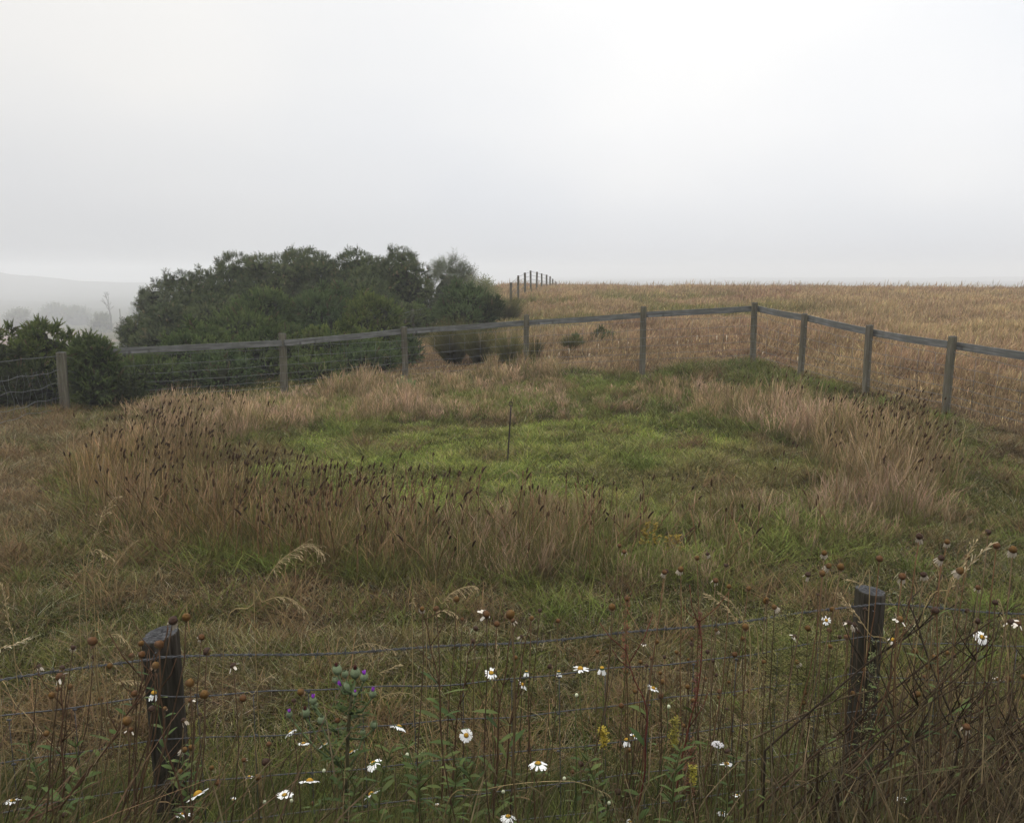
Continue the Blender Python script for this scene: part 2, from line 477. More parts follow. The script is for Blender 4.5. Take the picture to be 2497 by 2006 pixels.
# short turf of the paddock and the mown disc
def short_grass():
    x, y, r = scatter(1000000, 2.3, 17.5, -1.15, 21)
    k = beyond(x, y) < .25
    x, y = x[k], y[k]
    n = len(x)
    ri = ring_in(x, y)
    c = cover_colour(x, y)
    nn = fbm(x, y, .35, 2); n5 = fbm(x, y, 1.1, 6)
    h = (.04 + .12 * nn * r.rand(n)) * np.where(ri < 1, .7 + 1.3 * sst(.4, .75, fbm(x, y, .45, 7)), 1.0 + 1.4 * sst(.45, .8, n5))
    h = h * np.where(y < 6.5, .75, 1)
    dead = r.rand(n) < np.where(ri < 1, .22, .40)
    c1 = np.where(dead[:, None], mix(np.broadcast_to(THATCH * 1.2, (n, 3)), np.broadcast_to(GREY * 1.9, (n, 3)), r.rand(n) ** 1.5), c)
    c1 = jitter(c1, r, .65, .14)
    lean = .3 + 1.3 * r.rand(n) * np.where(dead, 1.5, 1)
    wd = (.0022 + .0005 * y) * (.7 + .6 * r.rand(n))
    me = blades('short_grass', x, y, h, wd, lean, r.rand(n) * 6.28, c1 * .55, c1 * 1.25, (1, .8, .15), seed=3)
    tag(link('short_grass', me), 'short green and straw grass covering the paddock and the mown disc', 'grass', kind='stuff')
short_grass()

RA = [-3.15, -2.7, -2.2, -1.8, -1.3, -.9, -.5, -.2, .1, .4, .75, 1.05, 1.4, 1.8, 2.2, 2.6, 2.85, 3.15]
RH = [.34, .42, .46, .50, .58, .55, .46, .40, .43, .33, .32, .52, .72, .62, .46, .28, .22, .34]   # height round the ring
RD = [.55, .80, .85, .90, 1.0, 1.0, .90, .78, .88, .60, .62, .95, 1.0, 1.0, .85, .42, .35, .55]   # density round the ring
def ring_w(x, y):
    """0..1: how thick the tall ring grass stands here"""
    ang = np.arctan2(x, CRY - y)
    n2 = fbm(x, y, .7, 1); n3 = fbm(x, y, .42, 6)
    a = sst(.98, 1.16, ring_in(x, y) + .40 * (n2 - .5)) * (1 - sst(.93, 1.01, ring_out(x, y) + .16 * (n2 - .5)))
    backl = sst(12.3, 13.1, y + .8 * (n2 - .5)) * (x < .9) * (x > -6.0) * (beyond(x, y) < -.7 + .8 * n2)
    dn = np.interp(ang, RA, RD)
    patch = sst(.55 - .36 * dn, .74 - .38 * dn, .45 * n2 + .55 * n3)
    return np.clip(np.maximum(a * dn * patch, backl * (.25 + .75 * sst(.3, .55, n2)) * .9), 0, 1)
def tall_height(x, y):
    ang = np.arctan2(x, CRY - y)            # 0 = towards the viewer
    n = fbm(x, y, .8, 4)
    h = np.interp(ang, RA, RH)
    backl = (x < .9) & (y > 12.3)
    h = np.where(backl, .26 + .26 * sst(.5, .75, n), h)
    return h * (.70 + .6 * n)
def ring_grass():
    # tussock centres, then stems around each of them, plus loose stems between
    cx, cy, r = scatter(13500, 5.0, 16.8, -.45, 30, .66, .3)
    k = r.rand(len(cx)) < ring_w(cx, cy) ** .7
    cx, cy = cx[k], cy[k]; m = len(cx)
    ct, ch, ca, cl, cw = r.rand(m), .55 + .6 * r.rand(m), r.rand(m) * 6.28, r.rand(m) ** 2, .03 + .07 * r.rand(m)
    per = (14 + 46 * r.rand(m) ** 1.5).astype(int)
    idx = np.repeat(np.arange(m), per); q = len(idx)
    rad = np.abs(r.randn(q)) * cw[idx]; th = r.rand(q) * 6.28
    x1 = cx[idx] + rad * np.cos(th); y1 = cy[idx] + rad * np.sin(th)
    az1 = np.where(r.rand(q) < .55, np.arctan2(np.cos(th), np.sin(th)), ca[idx]) + .5 * r.randn(q)
    le1 = .04 + 1.2 * rad + .6 * cl[idx] * r.rand(q) + .10 * np.abs(r.randn(q))
    x2, y2, r2 = scatter(300000, 5.0, 16.8, -.75, 31, .66, .3)
    w2 = ring_w(x2, y2); k = r2.rand(len(x2)) < w2 * (.15 + .6 * fbm(x2, y2, .25, 0)); x2, y2 = x2[k], y2[k]; n2_ = len(x2)
    x = np.concatenate([x1, x2]); y = np.concatenate([y1, y2]); n = len(x)
    r = r2
    az = np.concatenate([az1, r.rand(n2_) * 6.28]); lean = np.concatenate([le1, np.abs(.3 + .45 * r.randn(n2_))])
    tn = np.concatenate([ct[idx], r.rand(n2_)]); hk = np.concatenate([ch[idx], .35 + .5 * r.rand(n2_)])
    wgt = ring_w(x, y); ang = np.arctan2(x, CRY - y)
    h = tall_height(x, y) * hk * (.45 + .7 * r.rand(n)) * (.6 + .4 * wgt)
    nn = fbm(x, y, .9, 3)
    tone = np.interp(ang, [-3.15, -2.2, -1.7, -1.2, 0, .9, 1.3, 1.9, 3.15], [1.05, 1.05, .9, .72, .68, .70, .9, 1.0, 1.0])
    tone = np.where(y > 12.3, .98, tone)
    tip = mix(np.broadcast_to(STRAW, (n, 3)), np.broadcast_to(PINK, (n, 3)), sst(.4, .65, nn))
    rus = sst(1.1, .3, np.abs(ang + 1.0)) * .7 * tn
    tip = mix(tip, np.broadcast_to(np.array([.26, .155, .065]), (n, 3)), rus)
    front = sst(1.1, .5, np.abs(ang))
    tip = mix(tip, np.broadcast_to(np.array([.17, .17, .055]), (n, 3)), (tn < .28 + .3 * front) * .85)
    tip = tip * tone[:, None] * (.75 + .8 * tn)[:, None]
    base = mix(np.broadcast_to(OLIVE * .8, (n, 3)), np.broadcast_to(np.array([.09, .12, .025]), (n, 3)), r.rand(n))
    base = mix(base, np.broadcast_to(STRAW * .5, (n, 3)), (r.rand(n) < .35) * 1.0)
    wd = (.0014 + .00030 * y) * (.6 + .8 * r.rand(n))
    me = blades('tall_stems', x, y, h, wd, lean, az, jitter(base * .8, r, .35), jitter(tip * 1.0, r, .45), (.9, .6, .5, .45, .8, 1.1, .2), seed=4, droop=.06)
    tag(link('tall_grass', me), 'tall straw and pinkish seeding grass standing in a ring round the mown disc', 'grass', kind='stuff')
    # single taller stalks with pale feathery heads standing clear of the rest
    x, y, r = scatter(60000, 5.2, 15.8, -.5, 36, .66, .3)
    k = r.rand(len(x)) < ring_w(x, y) * sst(.3, .7, fbm(x, y, .45, 4)) * .32; x, y = x[k], y[k]; n = len(x)
    t = r.rand(n)[:, None]
    tp = np.array([.25, .17, .10]) * (1 - t) + np.array([.40, .30, .21]) * t
    me = blades('stalks', x, y, tall_height(x, y) * (.85 + .4 * r.rand(n)), (.0020 + .00022 * y) * (.7 + .5 * r.rand(n)), .05 + .22 * r.rand(n), 1.2 + r.randn(n) * 1.3, jitter(np.tile([.10, .10, .035], (n, 1)), r), jitter(tp, r, .25), (.7, .5, .45, .4, .4, 1.2, 1.6, 1.0, .2), seed=8, droop=.07)
    tag(link('pale_stalks', me), 'single pale feathery grass stalks rising above the rest of the ring', 'grass', kind='stuff')
    # green leaves at the foot of the stems
    x, y, r = scatter(300000, 5.0, 15.5, -.6, 33, .66, .3)
    nn = fbm(x, y, .55, 5); ang = np.arctan2(x, CRY - y)
    rg = sst(.95, 1.1, ring_in(x, y)) * (1 - sst(.92, 1.04, ring_out(x, y) + .2 * (nn - .5)))
    k = r.rand(len(x)) < np.maximum(ring_w(x, y), rg * .85) * sst(.38, .58, nn)
    x, y = x[k], y[k]; n = len(x)
    c = mix(np.broadcast_to(GREEN * 1.05, (n, 3)), np.broadcast_to(OLIVE * 1.4, (n, 3)), r.rand(n))
    h = .11 + .30 * r.rand(n) * fbm(x, y, .6, 5)
    me = blades('leafy', x, y, h, (.003 + .0005 * y) * (.6 + .8 * r.rand(n)), .5 + r.rand(n), r.rand(n) * 6.28, jitter(c * .5, r), jitter(c * 1.35, r, .35), (.8, 1, .8, .1), seed=5)
    tag(link('grass_clumps', me), 'lush green blades at the foot of the tall ring grass', 'grass', kind='stuff')
ring_grass()

def field_grass():
    x, y, r = scatter(1150000, 9.5, 66, -1.0, 41, .66, 1.5)
    k = (beyond(x, y) > -.1) & (x > -7 - .05 * y)
    x, y = x[k], y[k]; n = len(x)
    c = cover_colour(x, y)
    nn = fbm(x, y, 1.5, 2); n7 = fbm(x, y, 4, 1)
    h = (.13 + .16 * sst(1.0, 6, beyond(x, y)) * (.2 + 1.1 * n7)) * (.45 + .8 * r.rand(n))
    h = h * np.where(x < -3, .6, 1); far = r.rand(n) < .035 * sst(25, 45, y); h = np.where(far, h * 1.7, h)
    h = h * (.6 + .8 * sst(.3, .7, fbm(x, y, .9, 3)))
    c = c * (.75 + .5 * fbm(x, y, .8, 6))[:, None]
    fleck = r.rand(n)
    c1 = np.where((fleck < .10)[:, None], GOLD * 1.2, np.where((fleck > .95)[:, None], STRAW * 1.05, c * 1.12))
    lean = np.abs(.3 + .5 * r.randn(n))
    wd = (.0018 + .00040 * y) * (.6 + .8 * r.rand(n))
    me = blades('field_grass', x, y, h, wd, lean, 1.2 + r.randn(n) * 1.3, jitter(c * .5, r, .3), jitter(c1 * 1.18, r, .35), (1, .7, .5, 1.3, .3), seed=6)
    tag(link('field_grass', me), 'russet and golden seeding grass covering the field beyond the rail fence', 'grass', kind='stuff')
field_grass()

def rough_tussocks():
    """longer tussocks scattered over the paddock outside the ring"""
    r = _rs(51)
    X = []; Y = []; H = []; C = []
    cx_, cy_, rr = scatter(1300, 2.5, 15.5, -.5, 52, .68, .5)
    for i in range(len(cx_)):
        if beyond(cx_[i], cy_[i]) > -.2 or (ring_in(cx_[i], cy_[i]) < 1.0 and i % 4): continue
        m = int(60 + 120 * r.rand()); s = .05 + .12 * r.rand()
        X.append(cx_[i] + r.randn(m) * s); Y.append(cy_[i] + r.randn(m) * s)
        H.append((.10 + .20 * r.rand()) * (.4 + .7 * r.rand(m)))
        g = r.rand() + (.5 if cx_[i] < -.48 * cy_[i] else 0)
        C.append(np.tile(GREEN * .85 if g < .22 else (OLIVE * 1.2 if g < .6 else THATCH * 1.3), (m, 1)))
    X = np.concatenate(X); Y = np.concatenate(Y); H = np.concatenate(H); C = np.concatenate(C); n = len(X)
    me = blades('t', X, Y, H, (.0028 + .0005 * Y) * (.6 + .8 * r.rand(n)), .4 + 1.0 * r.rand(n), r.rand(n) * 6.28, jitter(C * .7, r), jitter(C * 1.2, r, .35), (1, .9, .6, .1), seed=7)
    tag(link('grass_tussocks', me), 'longer loose tussocks of grass scattered over the paddock', 'grass', kind='stuff')
rough_tussocks()

# ------------------------------------------------------------------ posts and fences
def post_mesh(name, rad, h, mat_side, mat_top, seed, sides=22, wob=.05, tilt=(0, 0), square=False, top_in=.9):
    """upright round post, origin at its foot; rough sides, cut top"""
    r = _rs(seed)
    zs = [-.25, 0, .15, .3, .45, .6, .75, .88, h - .05 if h > 1 else .95, h - .008, h]
    zs = sorted(set([z for z in zs if z <= h]))
    ph = r.rand(6) * 6.28; am = r.rand(6)
    V = []; nz = len(zs)
    gr = r.rand(sides) * wob * 1.2
    crack = r.randint(0, sides, 2)
    for i, z in enumerate(zs):
        for j in range(sides):
            a = 2 * math.pi * j / sides
            k = 1 + wob * (am[0] * math.sin(2 * a + ph[0]) + .6 * am[1] * math.sin(3 * a + ph[1] + z)) - gr[j]
            if j in crack: k *= .86
            if square:
                k *= min(1 / max(abs(math.cos(a)), abs(math.sin(a))), 1.28)
            if i == nz - 1: k *= top_in + .06
            x, y = rad * k * math.cos(a), rad * k * math.sin(a)
            bx = .006 * math.sin(z * 3 + ph[2]); by = .006 * math.cos(z * 2.3 + ph[3])
            zz = z + (tilt[0] * x + tilt[1] * y if i >= nz - 2 else 0)
            V.append((x + bx, y + by, zz))
    F4 = [(i * sides + j, i * sides + (j + 1) % sides, (i + 1) * sides + (j + 1) % sides, (i + 1) * sides + j) for i in range(nz - 1) for j in range(sides)]
    # top: two inner rings
    base = (nz - 1) * sides
    zt = zs[-1]
    rings = [base]
    for q, s_ in enumerate((.6, .25)):
        st = len(V)
        for j in range(sides):
            x, y, z = V[base + j]
            V.append((x * s_, y * s_, zt + tilt[0] * x * s_ + tilt[1] * y * s_ + (r.rand() - .5) * .006 + .004))
        rings.append(st)
    nside = len(F4)
    for a_, b_ in zip(rings[:-1], rings[1:]):
        F4 += [(a_ + j, a_ + (j + 1) % sides, b_ + (j + 1) % sides, b_ + j) for j in range(sides)]
    V.append((0, 0, zt + .004)); c = len(V) - 1
    F3 = [(rings[-1] + j, rings[-1] + (j + 1) % sides, c) for j in range(sides)]
    me = mesh_np(name, np.array(V), [np.array(F4), np.array(F3)], mat_side, None, True)
    me.materials.append(mat_top)
    mi = np.zeros(len(me.polygons), np.int32); mi[nside:] = 1
    me.polygons.foreach_set('material_index', mi)
    try:
        sm = np.ones(len(me.polygons), bool); sm[nside:] = False
        me.polygons.foreach_set('use_smooth', sm)
    except Exception:
        pass
    return me
def wire_pts(a, b, sag=0.0, wob=0.0, n=30, rng=rnd, step=None):
    a = Vector(a); b = Vector(b)
    pts = []
    ph = rng.random() * 6
    for i in range(n + 1):
        t = i / n
        p = a.lerp(b, t)
        p.z += -sag * 4 * t * (1 - t) + wob * (math.sin(t * 17 + ph) + .6 * math.sin(t * 41 + ph * 2)) * (1 if 0 < i < n else 0)
        pts.append(p)
    return pts
WC = (1, 1, 1)

def near_fence():
    f = empty('wire_fence', (-1.14, 2.51, 0))
    tag(f, 'barbed wire and stock netting fence on two dark round posts in front of the paddock', 'fence')
    tops = {0: at(395, 1552, 2.51), 1: at(2118, 1446, 3.12)}
    P = []
    d = tops[1] - tops[0]
    extra_l = tops[0] - d * 1.0 + Vector((0, -.25, .02)); extra_r = tops[1] + d * 1.0 + Vector((0, -.35, -.05))
    for i, (tp, rad, tl) in enumerate(((tops[0], .059, (.16, .12)), (tops[1], .060, (-.05, .03)), (extra_l, .06, (0, 0)), (extra_r, .06, (0, 0)))):
        g = g1(tp.x, tp.y)
        me = post_mesh('fence_post', rad, tp.z - g, M_POST, M_TOP, 60 + i, sides=30, wob=.045, tilt=tl)
        o = link('post', me, f, Vector((tp.x, tp.y, g)) - f.location)
        if i == 0: o['label'] = 'dark post with a slanting grey cut top'
        o.rotation_euler = (R(-1), R(-.6 if i == 0 else 1.6), .4 * i)
        P.append(Vector((tp.x, tp.y, tp.z)))
    order = [P[2], P[0], P[1], P[3]]
    off = Vector((0, -.055, 0))
    # barbed strand: two twisted wires and barbs
    mb = MB(f.location); rb = random.Random(4)
    def strand(a, b, sag, skip=0):
        n = int((b - a).length / .012)
        ax = (b - a).normalized(); s1 = ax.cross(Vector((0, 0, 1))).normalized(); s2 = s1.cross(ax)
        for ph in (0, math.pi):
            pts = []
            for i in range(n + 1):
                t = i / n; q = a.lerp(b, t); q.z -= sag * 4 * t * (1 - t) - .004 * math.sin(t * 23) 
                an = t * (b - a).length / .055 * math.pi * 2 + ph
                pts.append(q + s1 * .0026 * math.cos(an) + s2 * .0030 * math.sin(an))
            mb.tube(pts, .0019, WC, 4)
        k = int((b - a).length / .095)
        for i in range(1, k):
            t = (i + rb.uniform(-.1, .1)) / k
            q = a.lerp(b, t); q.z -= sag * 4 * t * (1 - t) - .004 * math.sin(t * 23)
            # wrapped coil
            cp = []
            for m in range(13):
                an = m / 12 * math.pi * 4.4
                cp.append(q + ax * (m / 12 - .5) * .013 + s1 * .0052 * math.cos(an) + s2 * .0052 * math.sin(an))
            mb.tube(cp, .0014, WC, 4)
            for m in range(4):
                an = rb.uniform(0, 6.28)
                e = q + (s1 * math.cos(an) + s2 * math.sin(an)) * .017 + ax * rb.uniform(-.008, .008)
                mb.tube([q + ax * rb.uniform(-.006, .006), e], [.0014, .0005], WC, 4)
    zoff = [-.035, -.045, -.020, -.03]
    for i in range(3):
        a = order[i] + off + Vector((0, 0, zoff[i])); b = order[i + 1] + off + Vector((0, 0, zoff[i + 1]))
        if i == 0: b = b + Vector((0, 0, -.0)); a.z -= .03
        strand(a, b, .045 if i == 1 else .04)
    mb.build('barbed_wire', M_WIRE, f)
    # netting
    levels = [-.175, -.33, -.49, -.645, -.79, -.92]
    for li, dz in enumerate(levels):
        m = MB(f.location)
        for i in range(3):
            a = order[i] + off + Vector((0, 0, dz)); b = order[i + 1] + off + Vector((0, 0, dz + (.02 if i == 1 else 0)))
            pts = wire_pts(a, b, .05 - .012 * li if i == 1 else .03, .005 if li < 2 else .003, 70, rb)
            m.tube(pts, .0020 if li else .0024, WC, 5)
        m.build('line_wire', M_WIRE, f)
    m = MB(f.location)
    for i in range(3):
        a = order[i] + off; b = order[i + 1] + off; n = int((b - a).length / .17)
        for k in range(1, n):
            t = (k - .35) / n; q = a.lerp(b, t); sg = .05 * 4 * t * (1 - t)
            top = q + Vector((0, 0, levels[0] - sg)); bot = q + Vector((rb.uniform(-.02, .02), 0, levels[-1]))
            m.tube(wire_pts(top, bot, 0, 0, 8, rb), .0016, WC, 4)
            for li, dz in enumerate(levels):      # knots
                c = q + Vector((0, 0, dz - max(0, .05 - .012 * li) * 4 * t * (1 - t)))
                m.tube([c - Vector((.006, 0, 0)), c + Vector((.006, 0, 0))], .0036, WC, 5)
    m.build('stay_wires', M_WIRE, f)
    m = MB(f.location)
    for p in order:
        for dz in [-.04] + levels:
            c = p + Vector((0, -.062, dz))
            m.tube([c + Vector((0, .012, .012)), c + Vector((0, -.004, .010)), c + Vector((0, -.004, -.010)), c + Vector((0, .012, -.012))], .0020, WC, 4)
    m.build('staples', M_WIRE, f)
near_fence()

RAIL_TOPS = [  # px, py of post top, distance, radius
    (232, 836, 14.2, .062), (687, 813, 15.0, .076), (985, 797, 16.7, .066), (1284, 768, 16.6, .062), (1570, 748, 15.3, .063),
    (1842, 738, 15.6, .066), (1961, 765, 14.5, .062), (2122, 793, 13.2, .064), (2324, 820, 11.8, .065), (2620, 868, 10.4, .065)]
RAIL_Y = [(850, 866), (828, 846), (802, 821), (781, 796), (761, 777), (746, 760), (768, 785), (803, 820), (834, 855), (876, 903)]
def rail_fence():
    tp = [at(a, b, d) for a, b, d, r_ in RAIL_TOPS]
    f = empty('rail_fence', (tp[5].x, tp[5].y, g1(tp[5].x, tp[5].y)))
    tag(f, 'post and rail fence with one weathered grey rail, turning a corner before the field', 'fence')
    r = random.Random(8)
    for i, p in enumerate(tp):
        rad = RAIL_TOPS[i][3] * .93
        g = g1(p.x, p.y)
        me = post_mesh('round_post', rad, p.z - g, M_FPOST, M_TOP, 80 + i, sides=18, wob=.04, tilt=(r.uniform(-.05, .05), r.uniform(-.05, .05)))
        o = link('post', me, f, Vector((p.x, p.y, g)) - f.location)
        o.rotation_euler = (0, R(r.uniform(-.8, .8)), r.uniform(0, 6))
        if i == 5: o['label'] = 'corner post of the rail fence'
    rail_h = .106; th = .034
    for i in range(len(tp) - 1):
        a, b = tp[i], tp[i + 1]
        za = at(RAIL_TOPS[i][0], RAIL_Y[i][0], RAIL_TOPS[i][2]).z; zb = at(RAIL_TOPS[i + 1][0], RAIL_Y[i + 1][0], RAIL_TOPS[i + 1][2]).z
        d = Vector((b.x - a.x, b.y - a.y, 0)); ln = d.length; d.normalize()
        nrm = Vector((-d.y, d.x, 0))
        if nrm.y < 0: nrm = -nrm                       # away from the viewer
        if i >= 5: nrm = Vector((abs(d.y), -d.x if d.y < 0 else d.x, 0)); nrm = Vector((-d.y, d.x, 0)); nrm = nrm if nrm.x > 0 else -nrm
        oa = (.070 if i != 1 else -.095); ob = (.070 if i != 0 else -.095)
        if i == 0: oa = -.07
        A = Vector((a.x, a.y, za)) + nrm * oa; B = Vector((b.x, b.y, zb)) + nrm * ob
        A = A - d * .004 * (i % 2); B = B - d * .006
        mb = MB()
        n = 10; V = []
        L_ = (B - A).length
        for k in range(n + 1):
            t = k / n
            dz = -.012 * math.sin(math.pi * t) * (1 if i % 2 else .4) + r.uniform(-.0015, .0015)
            x = L_ * (t - .5)
            hh = rail_h + r.uniform(-.002, .002)
            V += [(x, -th / 2, dz), (x, th / 2, dz), (x, th / 2, dz - hh), (x, -th / 2, dz - hh)]
        F4 = []
        for k in range(n):
            for q in range(4):
                F4.append((k * 4 + q, k * 4 + (q + 1) % 4, k * 4 + 4 + (q + 1) % 4, k * 4 + 4 + q))
        F4 += [(0, 3, 2, 1), (n * 4, n * 4 + 1, n * 4 + 2, n * 4 + 3)]
        mb.add(V, (1, 1, 1), F4)
        o = mb.build('rail', M_RAIL, f, smooth=False)
        o.location = (A + B) / 2 - f.location
        dd = B - A
        o.rotation_euler = (0, -math.atan2(dd.z, math.hypot(dd.x, dd.y)), math.atan2(dd.y, dd.x))
    # netting wires under the rail
    for k, dz in enumerate((-.27, -.42, -.57, -.72, -.86, -.97)):
        m = MB(f.location)
        for i in range(len(tp) - 1):
            a = tp[i] + Vector((0, -.07, dz + (.05 if k == 0 else 0))); b = tp[i + 1] + Vector((0, -.07, dz))
            if a.z < g1(a.x, a.y) - .1 or b.z < g1(b.x, b.y) - .1: continue
            m.tube(wire_pts(a, b,   .012, .004, 16, r), .0032, WC, 4)
        if m.n: m.build('line_wire', M_WIREL, f)
    m = MB(f.location)
    for i in range(len(tp) - 1):
        n = int((tp[i + 1] - tp[i]).length / .3)
        for k in range(1, n):
            q = tp[i].lerp(tp[i + 1], k / n) + Vector((0, -.07, 0))
            m.tube([q + Vector((0, 0, -.27)), q + Vector((r.uniform(-.02, .02), 0, -.97))], .0022, WC, 4)
    m.build('stay_wires', M_WIREL, f)
rail_fence()

def left_fence():
    p = at(148, 859, 13.3)
    f = empty('wire_fence', (p.x, p.y, g1(p.x, p.y)))
    tag(f, 'sagging wire netting fence with one square grey post in front of the left gorse', 'fence')
    p2 = at(-235, 905, 10.2)
    for i, q in enumerate((p, p2)):
        g = g1(q.x, q.y)
        me = post_mesh('square_post', .068, q.z - g, M_FPOST, M_TOP, 120 + i, sides=20, wob=.01, square=True, top_in=.94)
        link('post', me, f, Vector((q.x, q.y, g)) - f.location).rotation_euler = (0, 0, .25)
    r = random.Random(3)
    q3 = at(236, 868, 14.1)
    for k, (a_, s_, w_) in enumerate(((-.05, .0, .004), (-.28, .05, .015), (-.50, .04, .018), (-.72, .05, .02), (-.88, .04, .02))):
        m = MB(f.location)
        m.tube(wire_pts(p2 + Vector((0, -.08, a_ + .05)), p + Vector((-.02, -.085, a_)), s_, w_, 34, r), .0042, WC, 5)
        if k < 4:
            m.tube(wire_pts(p + Vector((0.02, -.085, a_)), q3 + Vector((0, -.08, a_)), .02, .01, 14, r), .0030, WC, 4)
        m.build('line_wire', M_WIREL, f)
    m = MB(f.location)
    for k in range(1, 24):
        t = k / 24; q = p2.lerp(p, t) + Vector((0, -.08, 0))
        pts = []
        ph = r.uniform(0, 6)
        for s_ in range(9):
            z = -.25 - .62 * s_ / 8
            pts.append(q + Vector((.03 * math.sin(s_ * .8 + ph), 0, z)))
        m.tube(pts, .0026, WC, 4)
    m.build('stay_wires', M_WIREL, f)
left_fence()

def hedge_fence():
    """old line wires showing between the gorse bushes"""
    pts = [(790, 815, 19.5), (941, 772, 23), (1006, 754, 24.5), (1061, 744, 27)]
    P = [at(*q) for q in pts]
    f = empty('wire_fence', (P[1].x, P[1].y, g1(P[1].x, P[1].y)))
    tag(f, 'thin grey wire fence showing between the gorse bushes', 'fence')
    for i, (q, rad, hh) in enumerate(((P[1], .022, .9), (P[2], .065, 1.35), (P[3], .024, 1.25))):
        g = min(g1(q.x, q.y), q.z - hh)
        link('post', post_mesh('thin_post', rad, q.z - g, M_FPOST, M_TOP, 140 + i, sides=12), f, Vector((q.x, q.y, g)) - f.location)
    r = random.Random(9)
    for dz in (-.04, -.2, -.36, -.52):
        m = MB(f.location)
        for a, b in zip(P[:-1], P[1:]):
            m.tube(wire_pts(a + Vector((0, -.07, dz)), b + Vector((0, -.07, dz)), .01, .006, 12, r), .0050, WC, 4)
        m.build('line_wire', M_WIREL, f)
hedge_fence()

def crest_fence():
    pts = [(1246, 689, 33), (1264, 672, 35.5), (1280.5, 665, 38.5), (1295.5, 660, 42), (1308.5, 663, 45), (1321, 667, 48), (1333, 670, 51), (1341.5, 674, 54.5), (1348, 680, 58), (1355.5, 687, 61), (1363, 693, 64), (1372, 702, 68)]
    P = [at(*q) for q in pts]
    f = empty('wire_fence', (P[3].x, P[3].y, g1(P[3].x, P[3].y)))
    tag(f, 'far line of thin grey fence posts with wires running over the crest of the field', 'fence')
    for i, q in enumerate(P):
        g = min(g1(q.x, q.y) - .1, q.z - 1.1)
        o = link('post', post_mesh('line_post', .052, q.z - g, M_FPOST, M_TOP, 160 + i, sides=10), f, Vector((q.x, q.y, g)) - f.location)
        o.rotation_euler = (0, R([0, 0, -.5, -1.6, 1.2, -.6, -.5, 0, 0, 0, 0, 0][i]), 0)
    r = random.Random(10)
    for k, dz in enumerate((-.03, -.22, -.42, -.62)):
        m = MB(f.location)
        for a, b in zip(P[:-1], P[1:]):
            m.tube(wire_pts(a + Vector((0, -.06, dz)), b + Vector((0, -.06, dz)), .02, .004, 6, r), .0075, WC, 4)
        m.build('line_wire', M_WIRE, f)
crest_fence()

def rod():
    top = at(1246, 985, 9.55); bot = on_ground(1237, 1138)
    bot = Vector((at(1237, 1138, 9.55).x, 9.55, g1(0, 9.55)))
    m = MB(bot)
    loop = [top + Vector((.021 * math.sin(a), 0, -.018 - .024 * math.cos(a) + .02)) for a in [math.pi + i / 12 * 2 * math.pi for i in range(13)]]
    o = empty('metal_stake', bot)
    tag(o, 'thin rusty iron stake with an eye on top in the middle of the disc', 'stake')
    m.tube([bot - Vector((0, 0, .1))] + [bot.lerp(top - Vector((0, 0, .03)), t / 5) for t in range(6)], .0095, WC, 8)
    m.build('shaft', M_RUST, o)
    m2 = MB(bot); m2.tube([p - Vector((0, 0, .0)) for p in loop], .0065, WC, 6)
    m2.build('eye', M_RUST, o)
rod()

# ------------------------------------------------------------------ gorse and other shrubs
def shoot_template(kind):
    """a spiny or leafy shoot of unit length along +Z; triangles"""
    T = []
    r = _rs({'gorse': 1, 'leafy': 2, 'twig': 3}[kind])
    if kind == 'gorse':
        for l in range(6):
            z = l / 6 * .8
            for s in range(3):
                a = s * 2.1 + l * 1.1 + r.rand() * .5
                L_ = .34 - .03 * l; e = .75 + .3 * r.rand()
                d = np.array([math.cos(a) * math.cos(e), math.sin(a) * math.cos(e), math.sin(e)])
                sd_ = np.array([-math.sin(a), math.cos(a), 0])
                p = np.array([0, 0, z])
                T.append((p - sd_ * .045, p + sd_ * .045, p + d * L_))
        T.append(((-.05, 0, 0), (.05, 0, 0), (0, 0, 1)))
        T.append(((0, -.05, .1), (0, .05, .1), (0, 0, 1)))
    elif kind == 'leafy':
        for l in range(16):
            z = l / 16
            a = l * 2.4; e = r.rand() * 1.1 - .1
            d = np.array([math.cos(a) * math.cos(e), math.sin(a) * math.cos(e), math.sin(e)])
            sd_ = np.cross(d, [0, 0, 1.0]); sd_ /= np.linalg.norm(sd_)
            p = np.array([0, 0, z]); L_ = .26
            T.append((p, p + d * L_ * .55 - sd_ * .075, p + d * L_)); T.append((p, p + d * L_, p + d * L_ * .55 + sd_ * .075))
    else:
        T.append(((-.012, 0, 0), (.012, 0, 0), (0, 0, 1)))
        for l in range(9):
            z = .15 + l / 10; a = l * 2.2
            d = np.array([math.cos(a), math.sin(a), .9]) * .3
            p = np.array([0, 0, z])
            sd_ = np.array([-math.sin(a), math.cos(a), 0])
            T.append((p - sd_ * .01, p + sd_ * .01, p + d))
            q = p + d * .9
            T.append((q, q + np.array([.07, .02, .05]), q + np.array([.02, .07, .09])))
            T.append((p + d * .5, p + d * .5 + np.array([-.07, .02, .03]), p + d * .5 + np.array([-.02, -.05, .09])))
    return np.array(T)
TEMPL = {k: shoot_template(k) for k in ('gorse', 'leafy', 'twig')}
def orient(ax, r):
    ax = ax / (np.linalg.norm(ax, axis=1)[:, None] + 1e-9)
    t = r.randn(*ax.shape); b = np.cross(ax, t); b /= np.linalg.norm(b, axis=1)[:, None] + 1e-9
    c = np.cross(ax, b)
    return np.stack([b, c, ax], 2)
